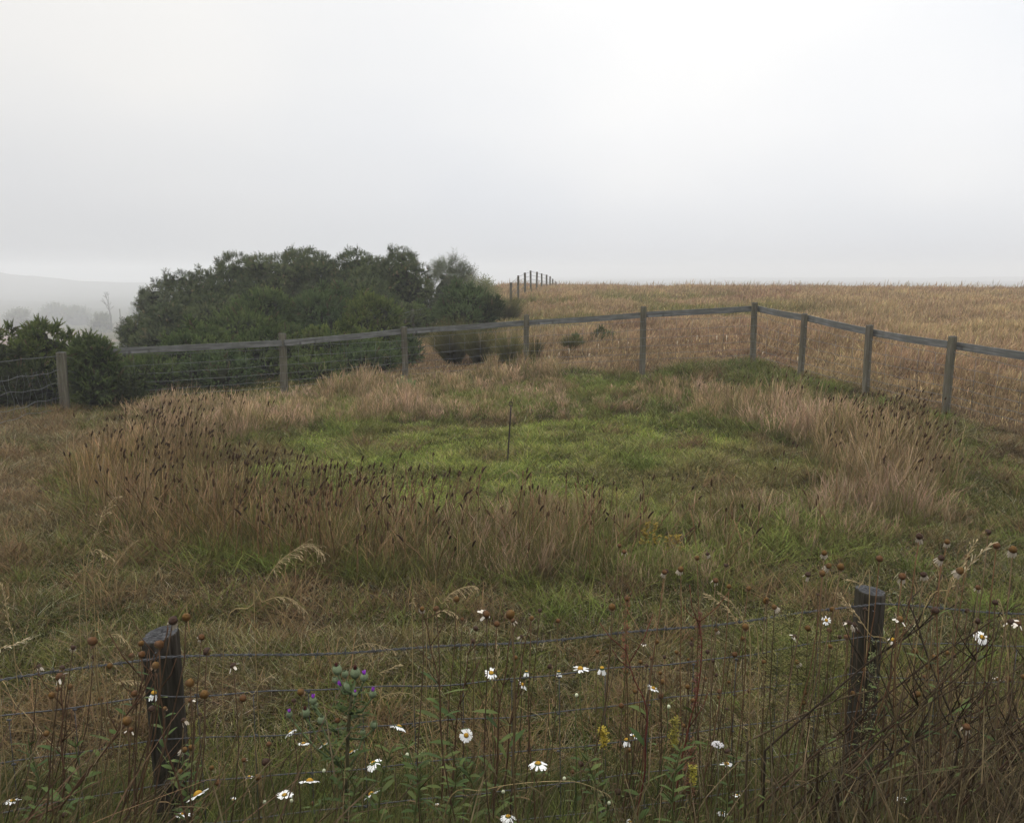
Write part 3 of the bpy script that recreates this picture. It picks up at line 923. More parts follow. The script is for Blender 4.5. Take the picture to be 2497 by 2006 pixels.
def foliage(name, P, A, size, col, kind, r, mat, parent, origin):
    T = TEMPL[kind]; nT = len(T)
    M = orient(A, r)
    V = np.einsum('nij,tkj->ntki', M * size[:, None, None], T) + P[:, None, None, :]
    n = len(P)
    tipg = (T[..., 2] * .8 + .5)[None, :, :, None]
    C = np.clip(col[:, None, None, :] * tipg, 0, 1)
    V = V.reshape(-1, 3) - np.array(origin)
    f = np.arange(len(V)).reshape(-1, 3)
    return link(name, mesh_np(name, V, [f], mat, C.reshape(-1, 3)), parent)
PAL = {
    'dark':   ((.024, .036, .014), (.068, .082, .032)),
    'gorse':  ((.048, .080, .026), (.135, .170, .058)),
    'bright': ((.052, .084, .020), (.155, .180, .052)),
    'blue':   ((.042, .072, .028), (.108, .148, .060)),
    'pale':   ((.085, .098, .050), (.17, .175, .095)),
    'greyg':  ((.044, .055, .030), (.085, .098, .054)),
}
NBUSH = [0]
def bush(px0, px1, pytop, d, label, pal='gorse', kind='gorse', size=.22, dens=190, ry=None, group=None, name='gorse_bush', cat='bush',
         spurs=6, sub=16, base=None, flat=.55, seed=None, spur_dir=None, parent_trunk=True, low=0.0, core=.60, spike=0.0, dome=.38):
    NBUSH[0] += 1
    seed = seed or 300 + NBUSH[0] * 7
    r = _rs(seed)
    pa = at(px0, pytop, d); pb = at(px1, pytop, d)
    cx = (pa.x + pb.x) / 2; rx = (pb.x - pa.x) / 2
    top = pa.z
    gb = (g1(cx, d) if base is None else base) + low
    H = top - gb
    ry = min(rx, 2.2) if ry is None else ry
    rx *= .94
    # lobes: a body and many smaller ones heaped over it
    lobes = [(cx, d, gb + H * .40, rx * .84, ry * .84, H * .50)]
    for i in range(sub):
        a = r.rand() * 2 * math.pi; e = math.asin(r.rand() ** .8) * 1.0
        if i % 2 == 0: a = -math.pi / 2 + r.randn() * .9       # more relief on the seen side
        k = .78
        q = r.uniform(.16, .44) * min(rx, H * .8, 1.5)
        x = cx + rx * k * math.cos(a) * math.cos(e); y = d + ry * k * math.sin(a) * math.cos(e); z = gb + H * .40 + (H * .60 - q * .7) * math.sin(e) * .98
        if i % 3 == 2: z = gb + H * r.uniform(.12, .5)
        z = gb + (z - gb) * (1 - dome * ((x - cx) / rx) ** 2)
        lobes.append((x, y, z, q * r.uniform(.9, 1.3), q, q * r.uniform(.6, .85)))
    for i in range(spurs):                                        # shoots that break the outline
        a = r.uniform(-.9, .9) + (-math.pi / 2 if r.rand() < .5 else math.pi / 2 * 0 + (0 if r.rand() < .5 else math.pi)); e = r.uniform(.2, 1.35)
        dx, dy, dz = math.cos(a) * math.cos(e), math.sin(a) * math.cos(e) * .5, math.sin(e)
        if spur_dir: dx, dz = dx * .4 + spur_dir[0], dz * .6 + spur_dir[1]
        b = np.array([cx + rx * dx * .82 / max(1, abs(dx)), d + ry * dy * .8, gb + H * .42 + H * .52 * min(dz, 1)])
        ln = r.uniform(.08, .24) * min(rx, 1.3)
        for k in range(3):
            p = b + np.array([dx, dy, dz]) * ln * k * .55
            s_ = ln * (.5 - .12 * k)
            lobes.append((*p, s_, s_, s_ * .8))
    lob = np.array(lobes)
    areas = (lob[:, 3] * lob[:, 5]) * 7
    P = []; A = []
    cs = np.array([r.rand() for _ in lob])
    CI = []
    for i, (x, y, z, a, b, c) in enumerate(lob):
        n = int(areas[i] * dens * (.5 if i == 0 else 1)) + 12
        v = r.randn(n, 3); v /= np.linalg.norm(v, axis=1)[:, None]
        v = v[(v[:, 1] < .55)]
        n = len(v)
        k = .84 + .2 * r.rand(n)
        p = v * np.array([a, b, c]) * k[:, None] + np.array([x, y, z])
        P.append(p); A.append(v * np.array([1, 1, 1]) / np.array([a, b, c]) * min(a, c)); CI.append(np.full(n, i))
    P = np.concatenate(P); A = np.concatenate(A); CI = np.concatenate(CI)
    # drop shoots buried inside other lobes and below the ground
    keep = np.ones(len(P), bool)
    for i, (x, y, z, a, b, c) in enumerate(lob):
        q = (((P[:, 0] - x) / a) ** 2 + ((P[:, 1] - y) / b) ** 2 + ((P[:, 2] - z) / c) ** 2) < .72 ** 2
        keep &= ~(q & (CI != i))
    keep &= P[:, 2] > gb + .02
    if keep.sum() < 5: print('BUSH?', label, H, gb, top); return
    P = P[keep]; A = A[keep]; CI = CI[keep]
    n = len(P)
    A = A + r.randn(n, 3) * .38 + np.array([0, 0, .45 + spike])
    c0, c1 = np.array(PAL[pal][0]), np.array(PAL[pal][1])
    t = np.clip(.6 * cs[CI] + .55 * r.rand(n) - .1, 0, 1)
    col = c0 + (c1 - c0) * t[:, None]
    col = col * (.85 + .3 * vnoise(P[:, 0] + P[:, 2], P[:, 1] + P[:, 2] * 1.7, .7, 2))[:, None]
    dead = r.rand(n) < .035
    col[dead] = np.array([.11, .085, .05])
    sz = size * (.65 + .7 * r.rand(n))
    o = empty(name, (cx, d, gb - low))
    tag(o, label, cat, group)
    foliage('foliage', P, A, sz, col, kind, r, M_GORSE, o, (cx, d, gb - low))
    # solid dark core, added to stop see-through; inner shade is in its colour
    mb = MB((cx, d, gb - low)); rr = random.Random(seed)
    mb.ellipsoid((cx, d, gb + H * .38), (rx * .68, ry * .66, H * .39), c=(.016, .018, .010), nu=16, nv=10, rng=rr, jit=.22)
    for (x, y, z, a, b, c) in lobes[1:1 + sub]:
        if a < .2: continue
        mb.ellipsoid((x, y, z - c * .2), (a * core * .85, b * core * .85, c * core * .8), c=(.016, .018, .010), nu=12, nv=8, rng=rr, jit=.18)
    mb.build('inner_occluder', M_BARK, o)
    mb = MB((cx, d, gb - low))
    for k in range(5):
        a = rr.uniform(0, 6.28); s_ = rr.uniform(.1, .45)
        p0 = np.array([cx + .1 * rx * math.cos(a), d + .1 * math.sin(a), gb - low - .1]); p1 = np.array([cx + rx * s_ * math.cos(a), d + ry * s_ * math.sin(a), gb + H * .5])
        pm = (p0 + p1) / 2 + np.array([rr.uniform(-.1, .1), 0, -.05])
        mb.tube([p0, pm, p1], [.05, .035, .015], (.05, .04, .03), 6)
    mb.build('trunk', M_BARK, o)
    return o

G_BACK = 'dark bushes heaped along the back of the thicket'
G_MID = 'green gorse bushes in the middle of the thicket'
G_LOW = 'low gorse bushes behind the wire of the rail fence'
G_LEFT = 'gorse bushes at the left edge'
# back of the thicket, dark
bush(335, 450, 690, 25.5, 'ragged windblown bush at the left end of the skyline thicket', 'greyg', 'leafy', .125, 430, group=G_BACK, spurs=16, spur_dir=(-.7, .25), name='hawthorn_bush')
bush(350, 560, 662, 27.0, 'broad dark bush on the left slope of the thicket skyline', 'dark', 'leafy', .125, 430, group=G_BACK, spurs=10, spur_dir=(-.4, .3), name='hawthorn_bush')
bush(455, 700, 624, 28.0, 'dark bush on the skyline left of the two highest ones', 'dark', 'leafy', .125, 430, group=G_BACK, spurs=12, name='hawthorn_bush', dome=.10, sub=26)
bush(610, 860, 602, 28.5, 'tallest dark bush with a rounded knob on the skyline', 'dark', 'leafy', .125, 430, group=G_BACK, spurs=12, name='hawthorn_bush', dome=.10, sub=26)
bush(770, 980, 610, 28.0, 'dark bush on the skyline between the two highest domes', 'dark', 'leafy', .125, 430, group=G_BACK, spurs=9, name='hawthorn_bush', dome=.10, sub=26)
bush(880, 1075, 604, 27.5, 'high dark dome at the right end of the dark skyline', 'dark', 'leafy', .125, 430, group=G_BACK, spurs=11, name='hawthorn_bush', dome=.10, sub=26)
bush(560, 730, 620, 27.0, 'dark bush filling the gap left of the tallest skyline bush', 'dark', 'leafy', .125, 430, group=G_BACK, spurs=5, name='hawthorn_bush', dome=.15, sub=22)
bush(715, 850, 616, 27.0, 'dark bush filling the gap right of the tallest skyline bush', 'dark', 'leafy', .125, 430, group=G_BACK, spurs=5, name='hawthorn_bush', dome=.15, sub=22)
bush(845, 960, 620, 26.8, 'dark bush just left of the dome ending the skyline', 'dark', 'leafy', .125, 430, group=G_BACK, spurs=5, name='hawthorn_bush', dome=.15, sub=20)
bush(430, 560, 652, 26.5, 'dark bush halfway down the left slope of the skyline', 'dark', 'leafy', .125, 430, group=G_BACK, spurs=6, name='hawthorn_bush', dome=.2, sub=20)
bush(294, 400, 762, 24.5, 'small dark bush at the foot of the left end of the thicket', 'dark', 'leafy', .125, 430, ry=1.2, group=G_BACK, spurs=8, spur_dir=(-.5, .2))
bush(340, 500, 735, 23.5, 'dim lower bush under the ragged left end of the thicket', 'dark', 'leafy', .125, 430, ry=1.4, group=G_BACK, spurs=8)
bush(430, 640, 700, 24.5, 'dark bush filling the slope below the skyline on the left', 'dark', 'leafy', .125, 430, ry=1.5, group=G_BACK, spurs=8)
bush(760, 1010, 668, 25.0, 'dark bush below the right part of the skyline', 'dark', 'leafy', .125, 430, ry=1.5, group=G_BACK, spurs=8)
bush(1035, 1165, 640, 34.0, 'pale misty bush with thin twigs behind the right end of the thicket', 'greyg', 'twig', .34, 130, group=G_BACK, spurs=12, name='thorn_bush', core=.55)
bush(1105, 1222, 690, 27.0, 'pale yellowish green bush between the dark gorse and the crest fence', 'pale', 'twig', .30, 170, spurs=8, name='thorn_bush', core=.6)
# middle, green gorse
bush(505, 690, 742, 20.5, 'green gorse bush sloping down above the left part of the rail', 'gorse', size=.21, dens=240, group=G_MID, sub=24, ry=1.5)
bush(545, 745, 708, 21.5, 'gorse bush with a brown dead patch at its crown', 'gorse', size=.21, dens=240, group=G_MID, sub=24, ry=1.5)
bush(690, 900, 706, 21.8, 'broad blue green gorse bush in the middle of the thicket', 'blue', size=.21, dens=240, group=G_MID, sub=24, ry=1.5)
bush(820, 1000, 722, 22.0, 'yellow green gorse bush left of the thin wire fence', 'bright', size=.21, dens=240, group=G_MID, sub=24, ry=1.4)
bush(930, 1075, 742, 26.0, 'dark gorse patch behind the thin wire fence', 'gorse', size=.21, dens=240, group=G_MID, sub=24, ry=1.2)
bush(1058, 1208, 692, 23.5, 'round dark gorse bush at the right end of the thicket', 'blue', size=.21, dens=240, group=G_MID, sub=24, ry=1.5, spurs=8)
bush(1160, 1226, 728, 23.2, 'small dark gorse branch poking out at the right end of the thicket', 'dark', size=.22, group=G_MID, ry=.6, low=.55)
# low, behind the netting
bush(272, 450, 862, 16.0, 'low dull gorse bush under the left end of the rail', 'gorse', size=.17, dens=300, sub=20, group=G_LOW, ry=.9)
bush(380, 600, 800, 17.6, 'gorse bush rising behind the long left rail', 'gorse', size=.19, dens=280, sub=22, group=G_LOW, ry=1.2)
bush(440, 640, 862, 16.4, 'blue green gorse bush below the rail left of the thick post', 'blue', size=.17, dens=300, sub=20, group=G_LOW, ry=.8)
bush(560, 760, 790, 18.2, 'gorse bush standing behind the thick rail post', 'gorse', size=.19, dens=280, sub=22, group=G_LOW, ry=1.2)
bush(690, 850, 868, 16.9, 'dark gorse bush behind the netting right of the thick post', 'gorse', size=.17, dens=300, sub=20, group=G_LOW, ry=.7)
bush(700, 930, 792, 18.6, 'broad gorse bush above the rail between two posts', 'bright', size=.19, dens=280, sub=22, group=G_LOW, ry=1.2)
bush(800, 978, 838, 17.8, 'round dense blue green gorse ball left of the second post', 'blue', size=.19, dens=280, group=G_LOW, ry=.75)
bush(955, 1032, 826, 19.0, 'small dark green gorse clump just right of the second post', 'blue', size=.19, dens=280, group=G_LOW, ry=.6)
# left edge
bush(-150, 70, 786, 14.3, 'gorse bush cut by the left edge of the picture', 'bright', size=.17, dens=330, group=G_LEFT, ry=1.0, spurs=8)
bush(30, 205, 786, 14.9, 'pointed gorse bush behind the square post', 'bright', size=.17, dens=330, group=G_LEFT, ry=.9, spurs=10)
bush(168, 284, 818, 13.75, 'gorse bush covering the left end of the rail', 'gorse', size=.19, dens=280, group=G_LEFT, ry=.38, spurs=8)
bush(170, 345, 890, 13.9, 'low brownish gorse bush right of the square post', 'dark', size=.18, dens=260, group=G_LEFT, ry=.5)
bush(-80, 140, 868, 13.9, 'low dark gorse bush behind the wire netting', 'dark', size=.18, dens=260, group=G_LEFT, ry=.55)
# singles in the field and by the fence
bush(1432, 1522, 812, 19.8, 'small rounded gorse bush in the field left of the fourth post', 'blue', size=.13, dens=520, ry=.3, spurs=3, sub=10)
bush(1385, 1428, 820, 19.4, 'little gorse tuft beside the rushes in the field', 'gorse', size=.11, dens=520, ry=.2, spurs=2, sub=6)
bush(1472, 1502, 852, 18.6, 'tiny dark tuft below the rounded gorse bush in the field', 'dark', size=.07, dens=700, ry=.15, spurs=0, sub=4)
bush(974, 1018, 934, 15.3, 'small leafy green shrub at the foot of the second rail post', 'blue', 'leafy', .12, 600, ry=.14, spurs=2, sub=6, name='shrub')
# windblown bush in the valley
bush(208, 290, 806, 240, 'lower half of the misty windblown clump in the valley', 'greyg', 'leafy', 1.5, 2.6, ry=4, group='misty windblown bushes', base=-24, name='windblown_tree')
bush(212, 274, 768, 245, 'misty windblown tree leaning right beyond the left gorse', 'greyg', 'leafy', 1.5, 2.6, ry=4, group='misty windblown bushes', base=-17.5, spur_dir=(.6, .3), name='windblown_tree', cat='tree')
for (a, b, t, d, lab) in ((90, 180, 748, 380, 'faint grey bush far down in the misty valley'), (150, 225, 756, 360, 'faint low scrub right of the faint valley bush'), (300, 400, 744, 370, 'faint scrub half hidden behind the thicket'),
                          (20, 80, 765, 300, 'faint low bush behind the left gorse in the mist')):
    bush(a, b, t, d, lab, 'greyg', 'leafy', 2.4, .8, ry=8, spurs=6, name='bush', group='faint bushes in the mist')

def bare_tree():
    p = at(268, 780, 260); g = g1(p.x, p.y)
    p.z = g
    o = empty('bare_tree', p)
    tag(o, 'faint bare tree standing in the misty valley', 'tree')
    r = random.Random(5)
    tr = MB(p); br = MB(p)
    top = at(262, 722, 260)
    tr.tube([p, p.lerp(top, .4) + Vector((.5, 0, 0)), p.lerp(top, .75) + Vector((-.1, 0, 0))], [.35, .25, .14], (.05, .045, .04), 7)
    def grow(a, d, l, k):
        b = a + d * l
        br.tube([a, a.lerp(b, .5) + Vector((r.uniform(-.1, .1), 0, r.uniform(-.05, .1))), b], [.05 + .045 * k, .045 + .03 * k, .03 + .02 * k], (.05, .045, .04), 4)
        if k > 0:
            for _ in range(3):
                grow(b if _ else a.lerp(b, .6), (d + Vector((r.uniform(-.9, .9), r.uniform(-.5, .5), r.uniform(-.1, .7)))).normalized(), l * .65, k - 1)
    for t in (.45, .6, .75, .75):
        grow(p.lerp(top, t), Vector((r.uniform(-1, .6), r.uniform(-.4, .4), .8)).normalized(), 2.1, 2)
    tr.build('trunk', M_BARK, o); br.build('branches', M_BARK, o)
    q = at(294, 780, 260); q.z = g1(q.x, q.y)
    o = link('post', post_mesh('lone_post', .22, at(294, 753, 260).z - q.z, M_FPOST, M_TOP, 190, sides=10), None, q)
    tag(o, 'faint lone post standing beside the bare tree in the mist', 'post')
bare_tree()

# ------------------------------------------------------------------ rush and broom clumps
def clump(px, py, d, hpx, wpx, label, n, c0, c1, name='rush_clump', cat='plant', group=None, seed=1, spread=.75, base=None, wd=.009):
    r = _rs(seed)
    p = at(px, py, d); g = g1(p.x, d); H = hpx / F * d * 1.22; W = wpx / F * d
    o = empty(name, (p.x, d, g)); tag(o, label, cat, group)
    a = r.rand(n) * 6.28; q = np.sqrt(r.rand(n)) * W * .13
    x = p.x + np.cos(a) * q; y = d + np.sin(a) * q * .8
    az = np.arctan2(np.cos(a), np.sin(a)) + r.randn(n) * .3
    f_ = q / (W * .13); h = H * (.45 + .6 * r.rand(n)) * (1.05 - .25 * f_); lean = spread * W / H * (.10 + .95 * f_) * (.3 + r.rand(n) * .9)
    C0 = jitter(np.tile(c0, (n, 1)), r, .3); C1 = jitter(np.tile(c1, (n, 1)), r, .35)
    me = blades('stems', x - p.x, y - d, h, np.full(n, wd) * (.6 + .8 * r.rand(n)), lean, az, C0, C1, (1, .9, .75, .5, .1), seed=seed, z0=gz(x, y) - g - .02)
    link('stems', me, o)
    return o
GB = 'olive broom clumps behind the rail fence'
br0, br1 = np.array([.045, .048, .020]), np.array([.105, .098, .042])
clump(1105, 900, 18.4, 104, 130, 'big olive broom clump behind the rail between the second and third posts', 2600, br0, br1, 'broom_clump', group=GB, seed=71)
clump(1170, 905, 18.0, 92, 110, 'olive broom clump leaning towards the third post', 1800, br0, br1, 'broom_clump', group=GB, seed=72)
clump(1240, 905, 17.6, 85, 100, 'sparse straw coloured broom clump left of the third post', 1100, br0 * 1.4, br1 * 1.4, 'broom_clump', group=GB, seed=73)
clump(1240, 800, 27, 70, 90, 'misty broom clump above the rail left of the third post', 1600, br0 * 1.2, br1 * 1.1, 'broom_clump', group=GB, seed=74, wd=.009)
clump(1304, 888, 17.4, 66, 42, 'narrow dark rush tuft right of the third post', 420, br0 * .8, br1 * .8, group='rush tufts in the field', seed=75)
clump(1392, 868, 18.6, 46, 66, 'dark rush tuft in the field left of the rounded gorse', 620, br0 * .8, br1, group='rush tufts in the field', seed=76)
clump(1376, 806, 24, 36, 60, 'pale green rush tuft just under the rail', 420, br0 * 1.3, br1 * 1.3, group='rush tufts in the field', seed=77, wd=.008)
clump(1298, 700 + 50, 33, 34, 26, 'thin pale weed standing by the crest fence', 160, br0 * 2, br1 * 2, group='rush tufts in the field', seed=78, wd=.01)

def stubs():
    L_ = [(1339, 890, 8, 1), (1363, 885, 9, 1), (1387, 882, 16, 2), (1436, 888, 5, 1), (1459, 878, 15, 1), (1484, 876, 6, 1), (1508, 868, 13, 1), (1532, 870, 12, 2), (1587, 852, 7, 1), (1650, 874, 9, 1), (1676, 872, 11, 1),
          (1698, 870, 22, 1), (1722, 871, 8, 1), (1746, 864, 18, 1), (1770, 866, 17, 1), (1794, 855, 9, 1), (1866, 869, 12, 1), (1885, 872, 16, 1), (1897, 872, 12, 1), (1944, 896, 14, 1), (1858, 893, 6, 1)]
    r = random.Random(2)
    for i, (px, py, h, w_) in enumerate(L_):
        d = 17.0 + .5 * r.random() - (0.6 if px > 1840 else 0) + (893 - py) * .06
        if px > 1930: d = 15.6
        p = at(px, py, d); g = g1(p.x, d); hh = h / F * d * .8 + .05
        m = MB()
        m.tube([(0, 0, 0), (.004 * r.uniform(-1, 1), 0, hh * .6), (.01 * r.uniform(-1, 1), 0, hh)], [.006, .007 * (1 + .4 * w_), .006 * w_], (.50, .44, .36), 6)
        m.leaf((0, 0, hh * .8), (r.uniform(-1, 1), 0, .6), (0, 1, 0), .05, .02, (.55, .5, .4))
        o = m.build('bleached_stalk', M_DRY, None, (p.x, d, max(g, p.z - .05)))
        tag(o, 'short bleached white stalk standing in the brown grass just beyond the rail fence', 'dead plant', 'short white stalks beyond the rail fence')
stubs()

# ------------------------------------------------------------------ plantain stalks with dark seed heads
def stalk_meshes():
    out = []
    r = random.Random(6)
    for i in range(14):
        h = 1.0
        lean = r.uniform(.02, .45); c = r.uniform(.0, .25)
        pts = [Vector((lean * t ** 1.6 + c * .1 * math.sin(t * 5), 0, h * t)) for t in (0, .25, .5, .75, 1)]
        m = MB(); m.tube(pts, [.0055, .005, .0045, .0042, .004], [(.10, .105, .035), (.13, .10, .045), (.13, .085, .045), (.12, .075, .04), (.10, .06, .035)], 4)
        st = m.mesh('stalk', M_DRY)
        d = (pts[-1] - pts[-2]).normalized(); bend = r.uniform(-.7, .9)
        hp = []; q = pts[-1] - d * .005; L_ = r.uniform(.032, .085)
        for k in range(6):
            hp.append(q.copy()); q = q + d * L_ / 5
            d = (Matrix.Rotation(bend * .22, 3, 'Y') @ d)
        m = MB(); m.tube(hp, [.003, .0068, .0080, .0076, .0062, .003], [(.060, .034, .020)] + [(.030 + .07 * (i % 5) / 4, .018 + .044 * (i % 5) / 4, .012 + .022 * (i % 5) / 4)] * 5, 6)
        out.append((st, m.mesh('seed_head', M_DRY)))
    return out
def plantains():
    var = stalk_meshes()
    x, y, r = scatter(60000, 5.3, 14.5, -.3, 91, .62, .1)
    ang = np.arctan2(x, CRY - y)
    wgt = ring_w(x, y) * 0 + sst(.93, 1.08, ring_in(x, y)) * (1 - sst(.93, 1.0, ring_out(x, y)))
    dens = sst(1.05, .35, np.abs(ang + 1.15)) * 1.0 + .95 * sst(.45, .15, np.abs(ang + .45)) + .55 * sst(.45, .1, np.abs(ang - .02)) + .75 * sst(.5, .2, np.abs(ang - 1.35)) + .25 * sst(.4, .2, np.abs(ang - .5)) + .22 * sst(.3, .1, np.abs(ang - 2.1))
    k = r.rand(len(x)) < wgt * dens * sst(.25, .6, fbm(x, y, .5, 2)) * .12
    x, y, ang = x[k], y[k], ang[k]
    o_ = np.argsort(y)
    x, y, ang = x[o_], y[o_], ang[o_]
    n = len(x)
    rr = random.Random(12)
    H = tall_height(x, y) * 1.02 + .06
    for i in range(min(300, n)):
        st, hd = var[i % len(var)]
        h = float(H[i]) * rr.uniform(.62, 1.2)
        o = link('plantain_stalk', st, None, (x[i], y[i], g1(x[i], y[i]) - .02))
        o.scale = (1, 1, h); o.rotation_euler = (0, 0, rr.gauss(.15, 1.7))
        a = ang[i]
        side = 'left' if a < -.8 else ('front left' if a < -.3 else ('front' if a < .7 else 'right'))
        tag(o, 'dark seed head on a thin brown stalk at the ' + side + ' of the grass ring', 'plant', 'dark headed stalks in the ' + side + ' of the grass ring')
        # the head keeps its size: undo the stretch
        c = link('seed_head', hd, o)
        base = st.vertices[16].co
        c.scale = (1, 1, 1 / h)
        c.location = (0, 0, 1 - 1 / h)
    if n > 300:
        m = MB()
        for i in range(300, min(n, 1500)):
            h = float(H[i]) * rr.uniform(.8, 1.15); a = rr.gauss(.15, .8); ln = rr.uniform(.03, .4) * h
            p = Vector((x[i], y[i], g1(x[i], y[i])))
            dx, dy = math.cos(a) * ln, math.sin(a) * ln
            q = p + Vector((dx, dy, h)); mid = p + Vector((dx * .35, dy * .35, h * .55))
            m.tube([p, mid, q], [.005, .0045, .004], (.12, .085, .045), 3, cap=False)
            d = (q - mid).normalized() * rr.uniform(.05, .1)
            d *= .65; m.tube([q, q + d * .35, q + d * .75 + Vector((.005, 0, 0)), q + d], [.004, .009, .008, .003], (.045, .027, .017), 5)
        o = m.build('seed_stalks', M_DRY)
        tag(o, 'mass of dark headed stalks farther back in the grass ring', 'plants', kind='stuff')
plantains()

# ------------------------------------------------------------------ foreground flowers
def rot_to(axis):
    return np.array(Vector(axis).normalized().to_track_quat('Z', 'Y').to_matrix())
def petals_mesh(seed, n=17, miss=0.0, droop=0.0, cup=0.0, wither=False, rad=.0225, col=(.80, .80, .78)):
    r = random.Random(seed); m = MB()
    for i in range(n):
        if r.random() < miss: continue
        a = 2 * math.pi * i / n + r.uniform(-.06, .06)
        e = cup + r.uniform(-.12, .12) - droop
        d = np.array([math.cos(a) * math.cos(e), math.sin(a) * math.cos(e), math.sin(e)])
        s = np.array([-math.sin(a), math.cos(a), r.uniform(-.25, .25) * (2.5 if wither else 1)])
        L_ = (rad - .006) * r.uniform(.85, 1.08) * (.8 if wither else 1)
        m.leaf(d * .0055 * np.array([1, 1, 0]), d, s, L_, .0062 * (.75 if wither else 1), np.array(col) * r.uniform(.9, 1.0), bend=(.12 if not wither else .7) + droop * .3,
               prof=((0, .45), (.3, .95), (.75, 1.0), (.93, .8), (1, .35)))
    return m.mesh('petals', M_PETAL, True)
def disc_mesh(seed, rad=.0075, hgt=.005, col=(.42, .25, .02), col2=(.30, .15, .015), jit=.05):
    m = MB(); r = random.Random(seed); nu, nv = 14, 5
    V = []; C = []
    for i in range(nv + 1):
        ph = i / nv * math.pi * .55
        for j in range(nu):
            a = 2 * math.pi * j / nu
            k = 1 + jit * (r.random() - .5)
            V.append((rad * math.sin(ph) * math.cos(a) * k, rad * math.sin(ph) * math.sin(a) * k, hgt * math.cos(ph) * (1 + jit * 1.5 * r.random())))
            C.append(np.array(col) * (1 - i / nv) + np.array(col2) * i / nv)
    m.add(V, C, [(i * nu + j, (i + 1) * nu + j, (i + 1) * nu + (j + 1) % nu, i * nu + (j + 1) % nu) for i in range(nv) for j in range(nu)])
    return m.mesh('disc', M_PETAL, True)
def calyx_mesh(col=(.06, .085, .03)):
    m = MB(); m.ellipsoid((0, 0, -.0012), (.0085, .0085, .0055), c=col, nu=12, nv=6)
    return m.mesh('calyx', M_LEAF)
PET = {'full': [petals_mesh(i, 18, .08, k * .18 - .15) for i, k in ((1, 0), (2, 1), (3, 2), (21, 1))], 'sparse': [petals_mesh(i, 13, .3, -.05) for i in (4, 5)], 'droop': [petals_mesh(i, 13, .2, .9) for i in (6, 7)],
       'cup': [petals_mesh(8, 16, 0, -.0, .95, rad=.018)], 'wither': [petals_mesh(i, 11, .35, .8, wither=True, rad=.019, col=(.36, .31, .24)) for i in (9, 10, 11)],
       'few': [petals_mesh(12, 9, .45, .2, rad=.020, col=(.66, .60, .52)), petals_mesh(13, 9, .5, .5, rad=.020, col=(.62, .56, .48))],
       'dry': [petals_mesh(i, 9, .4, .9, wither=True, rad=.013, col=(.20, .13, .08)) for i in (14, 15)]}
DISC = [disc_mesh(1), disc_mesh(2, .008, .0065)]
DDISC = [disc_mesh(3, .0090, .0062, (.13, .058, .017), (.05, .026, .012), .3), disc_mesh(4, .0086, .0086, (.16, .085, .020), (.07, .036, .013), .22), disc_mesh(5, .0082, .0052, (.06, .030, .017), (.03, .018, .012), .35)]
CAL = calyx_mesh(); DCAL = calyx_mesh((.10, .07, .035))
LEAFC = [(.048, .072, .020), (.064, .082, .026), (.036, .058, .018)]

def stem_to(head, lean, rng, c0, c1, rad=.0013, wig=.012, side_leaf=0, leafc=None, rootoff=None):
    """points of a stem from the ground up to the flower"""
    d = head.y
    rx, ry = (head.x + lean[0], head.y + lean[1]) if rootoff is None else rootoff
    g = g1(rx, ry)
    root = Vector((rx, ry, g - .02))
    n = 7; pts = []
    ph = rng.uniform(0, 6); 
    for i in range(n + 1):
        t = i / n
        p = root.lerp(head, t)
        s = 4 * t * (1 - t)
        p.x += -lean[0] * .18 * s + wig * math.sin(t * 7 + ph) * s; p.y += -lean[1] * .15 * s; p.z += .03 * s * abs(lean[0]) * 3
        pts.append(p)
    return pts
def flower(px, py, d, state, face, label, lean=None, scale=1.0, group=None, rng=rnd, dead=False, name='daisy', cat='flower', seedi=0, leaves=3, stemc=None):
    head = at(px, py, d)
    lean = lean or (rng.uniform(-.12, .12), rng.uniform(-.05, .1))
    pts = stem_to(head, lean, rng, None, None)
    o = empty(name, pts[0])
    tag(o, label, cat, group)
    n = len(pts)
    c0 = stemc or ((.075, .05, .03) if dead else (.055, .075, .025)); c1 = tuple(c * 1.25 for c in c0)
    m = MB(pts[0]); m.tube(pts, np.linspace(.0023, .0012, n), [tuple(np.array(c0) * (1 - t) + np.array(c1) * t) for t in np.linspace(0, 1, n)], 5)
    m.build('stem', M_DRY if dead else M_LEAF, o)
    if leaves:
        m = MB(pts[0])
        for k in range(leaves):
            t = rng.uniform(.1, .62); i = int(t * (n - 1)); a = rng.uniform(0, 6.28)
            cc = (.09, .06, .03) if dead else LEAFC[k % 3]
            m.leaf(pts[i], (math.cos(a), math.sin(a) * .8, rng.uniform(.1, .9)), (-math.sin(a), math.cos(a), 0), rng.uniform(.03, .07), rng.uniform(.006, .013) * (.6 if dead else 1), cc, bend=rng.uniform(.1, .5))
        m.build('leaves', M_LEAF, o)
    f = Vector(face).normalized()
    q = f.to_track_quat('Z', 'Y') @ Matrix.Rotation(rng.uniform(0, 6), 3, 'Z').to_quaternion()
    hd = empty('flower_head', (0, 0, 0)); hd.parent = o; hd.location = head - pts[0]; hd.rotation_euler = q.to_euler(); hd.scale = (scale,) * 3
    link('calyx', DCAL if dead else CAL, hd)
    dm = (DDISC if dead else DISC); link('disc', dm[seedi % len(dm)], hd)
    if state:
        ps = PET[state]; link('petals', ps[seedi % len(ps)], hd)
    return o
UP = (0, .05, 1); TOL = (-.5, .05, .8); TOR = (.55, 0, .75); CAM_ = (.1, -.95, .75); FR = (-.1, -.7, .9)
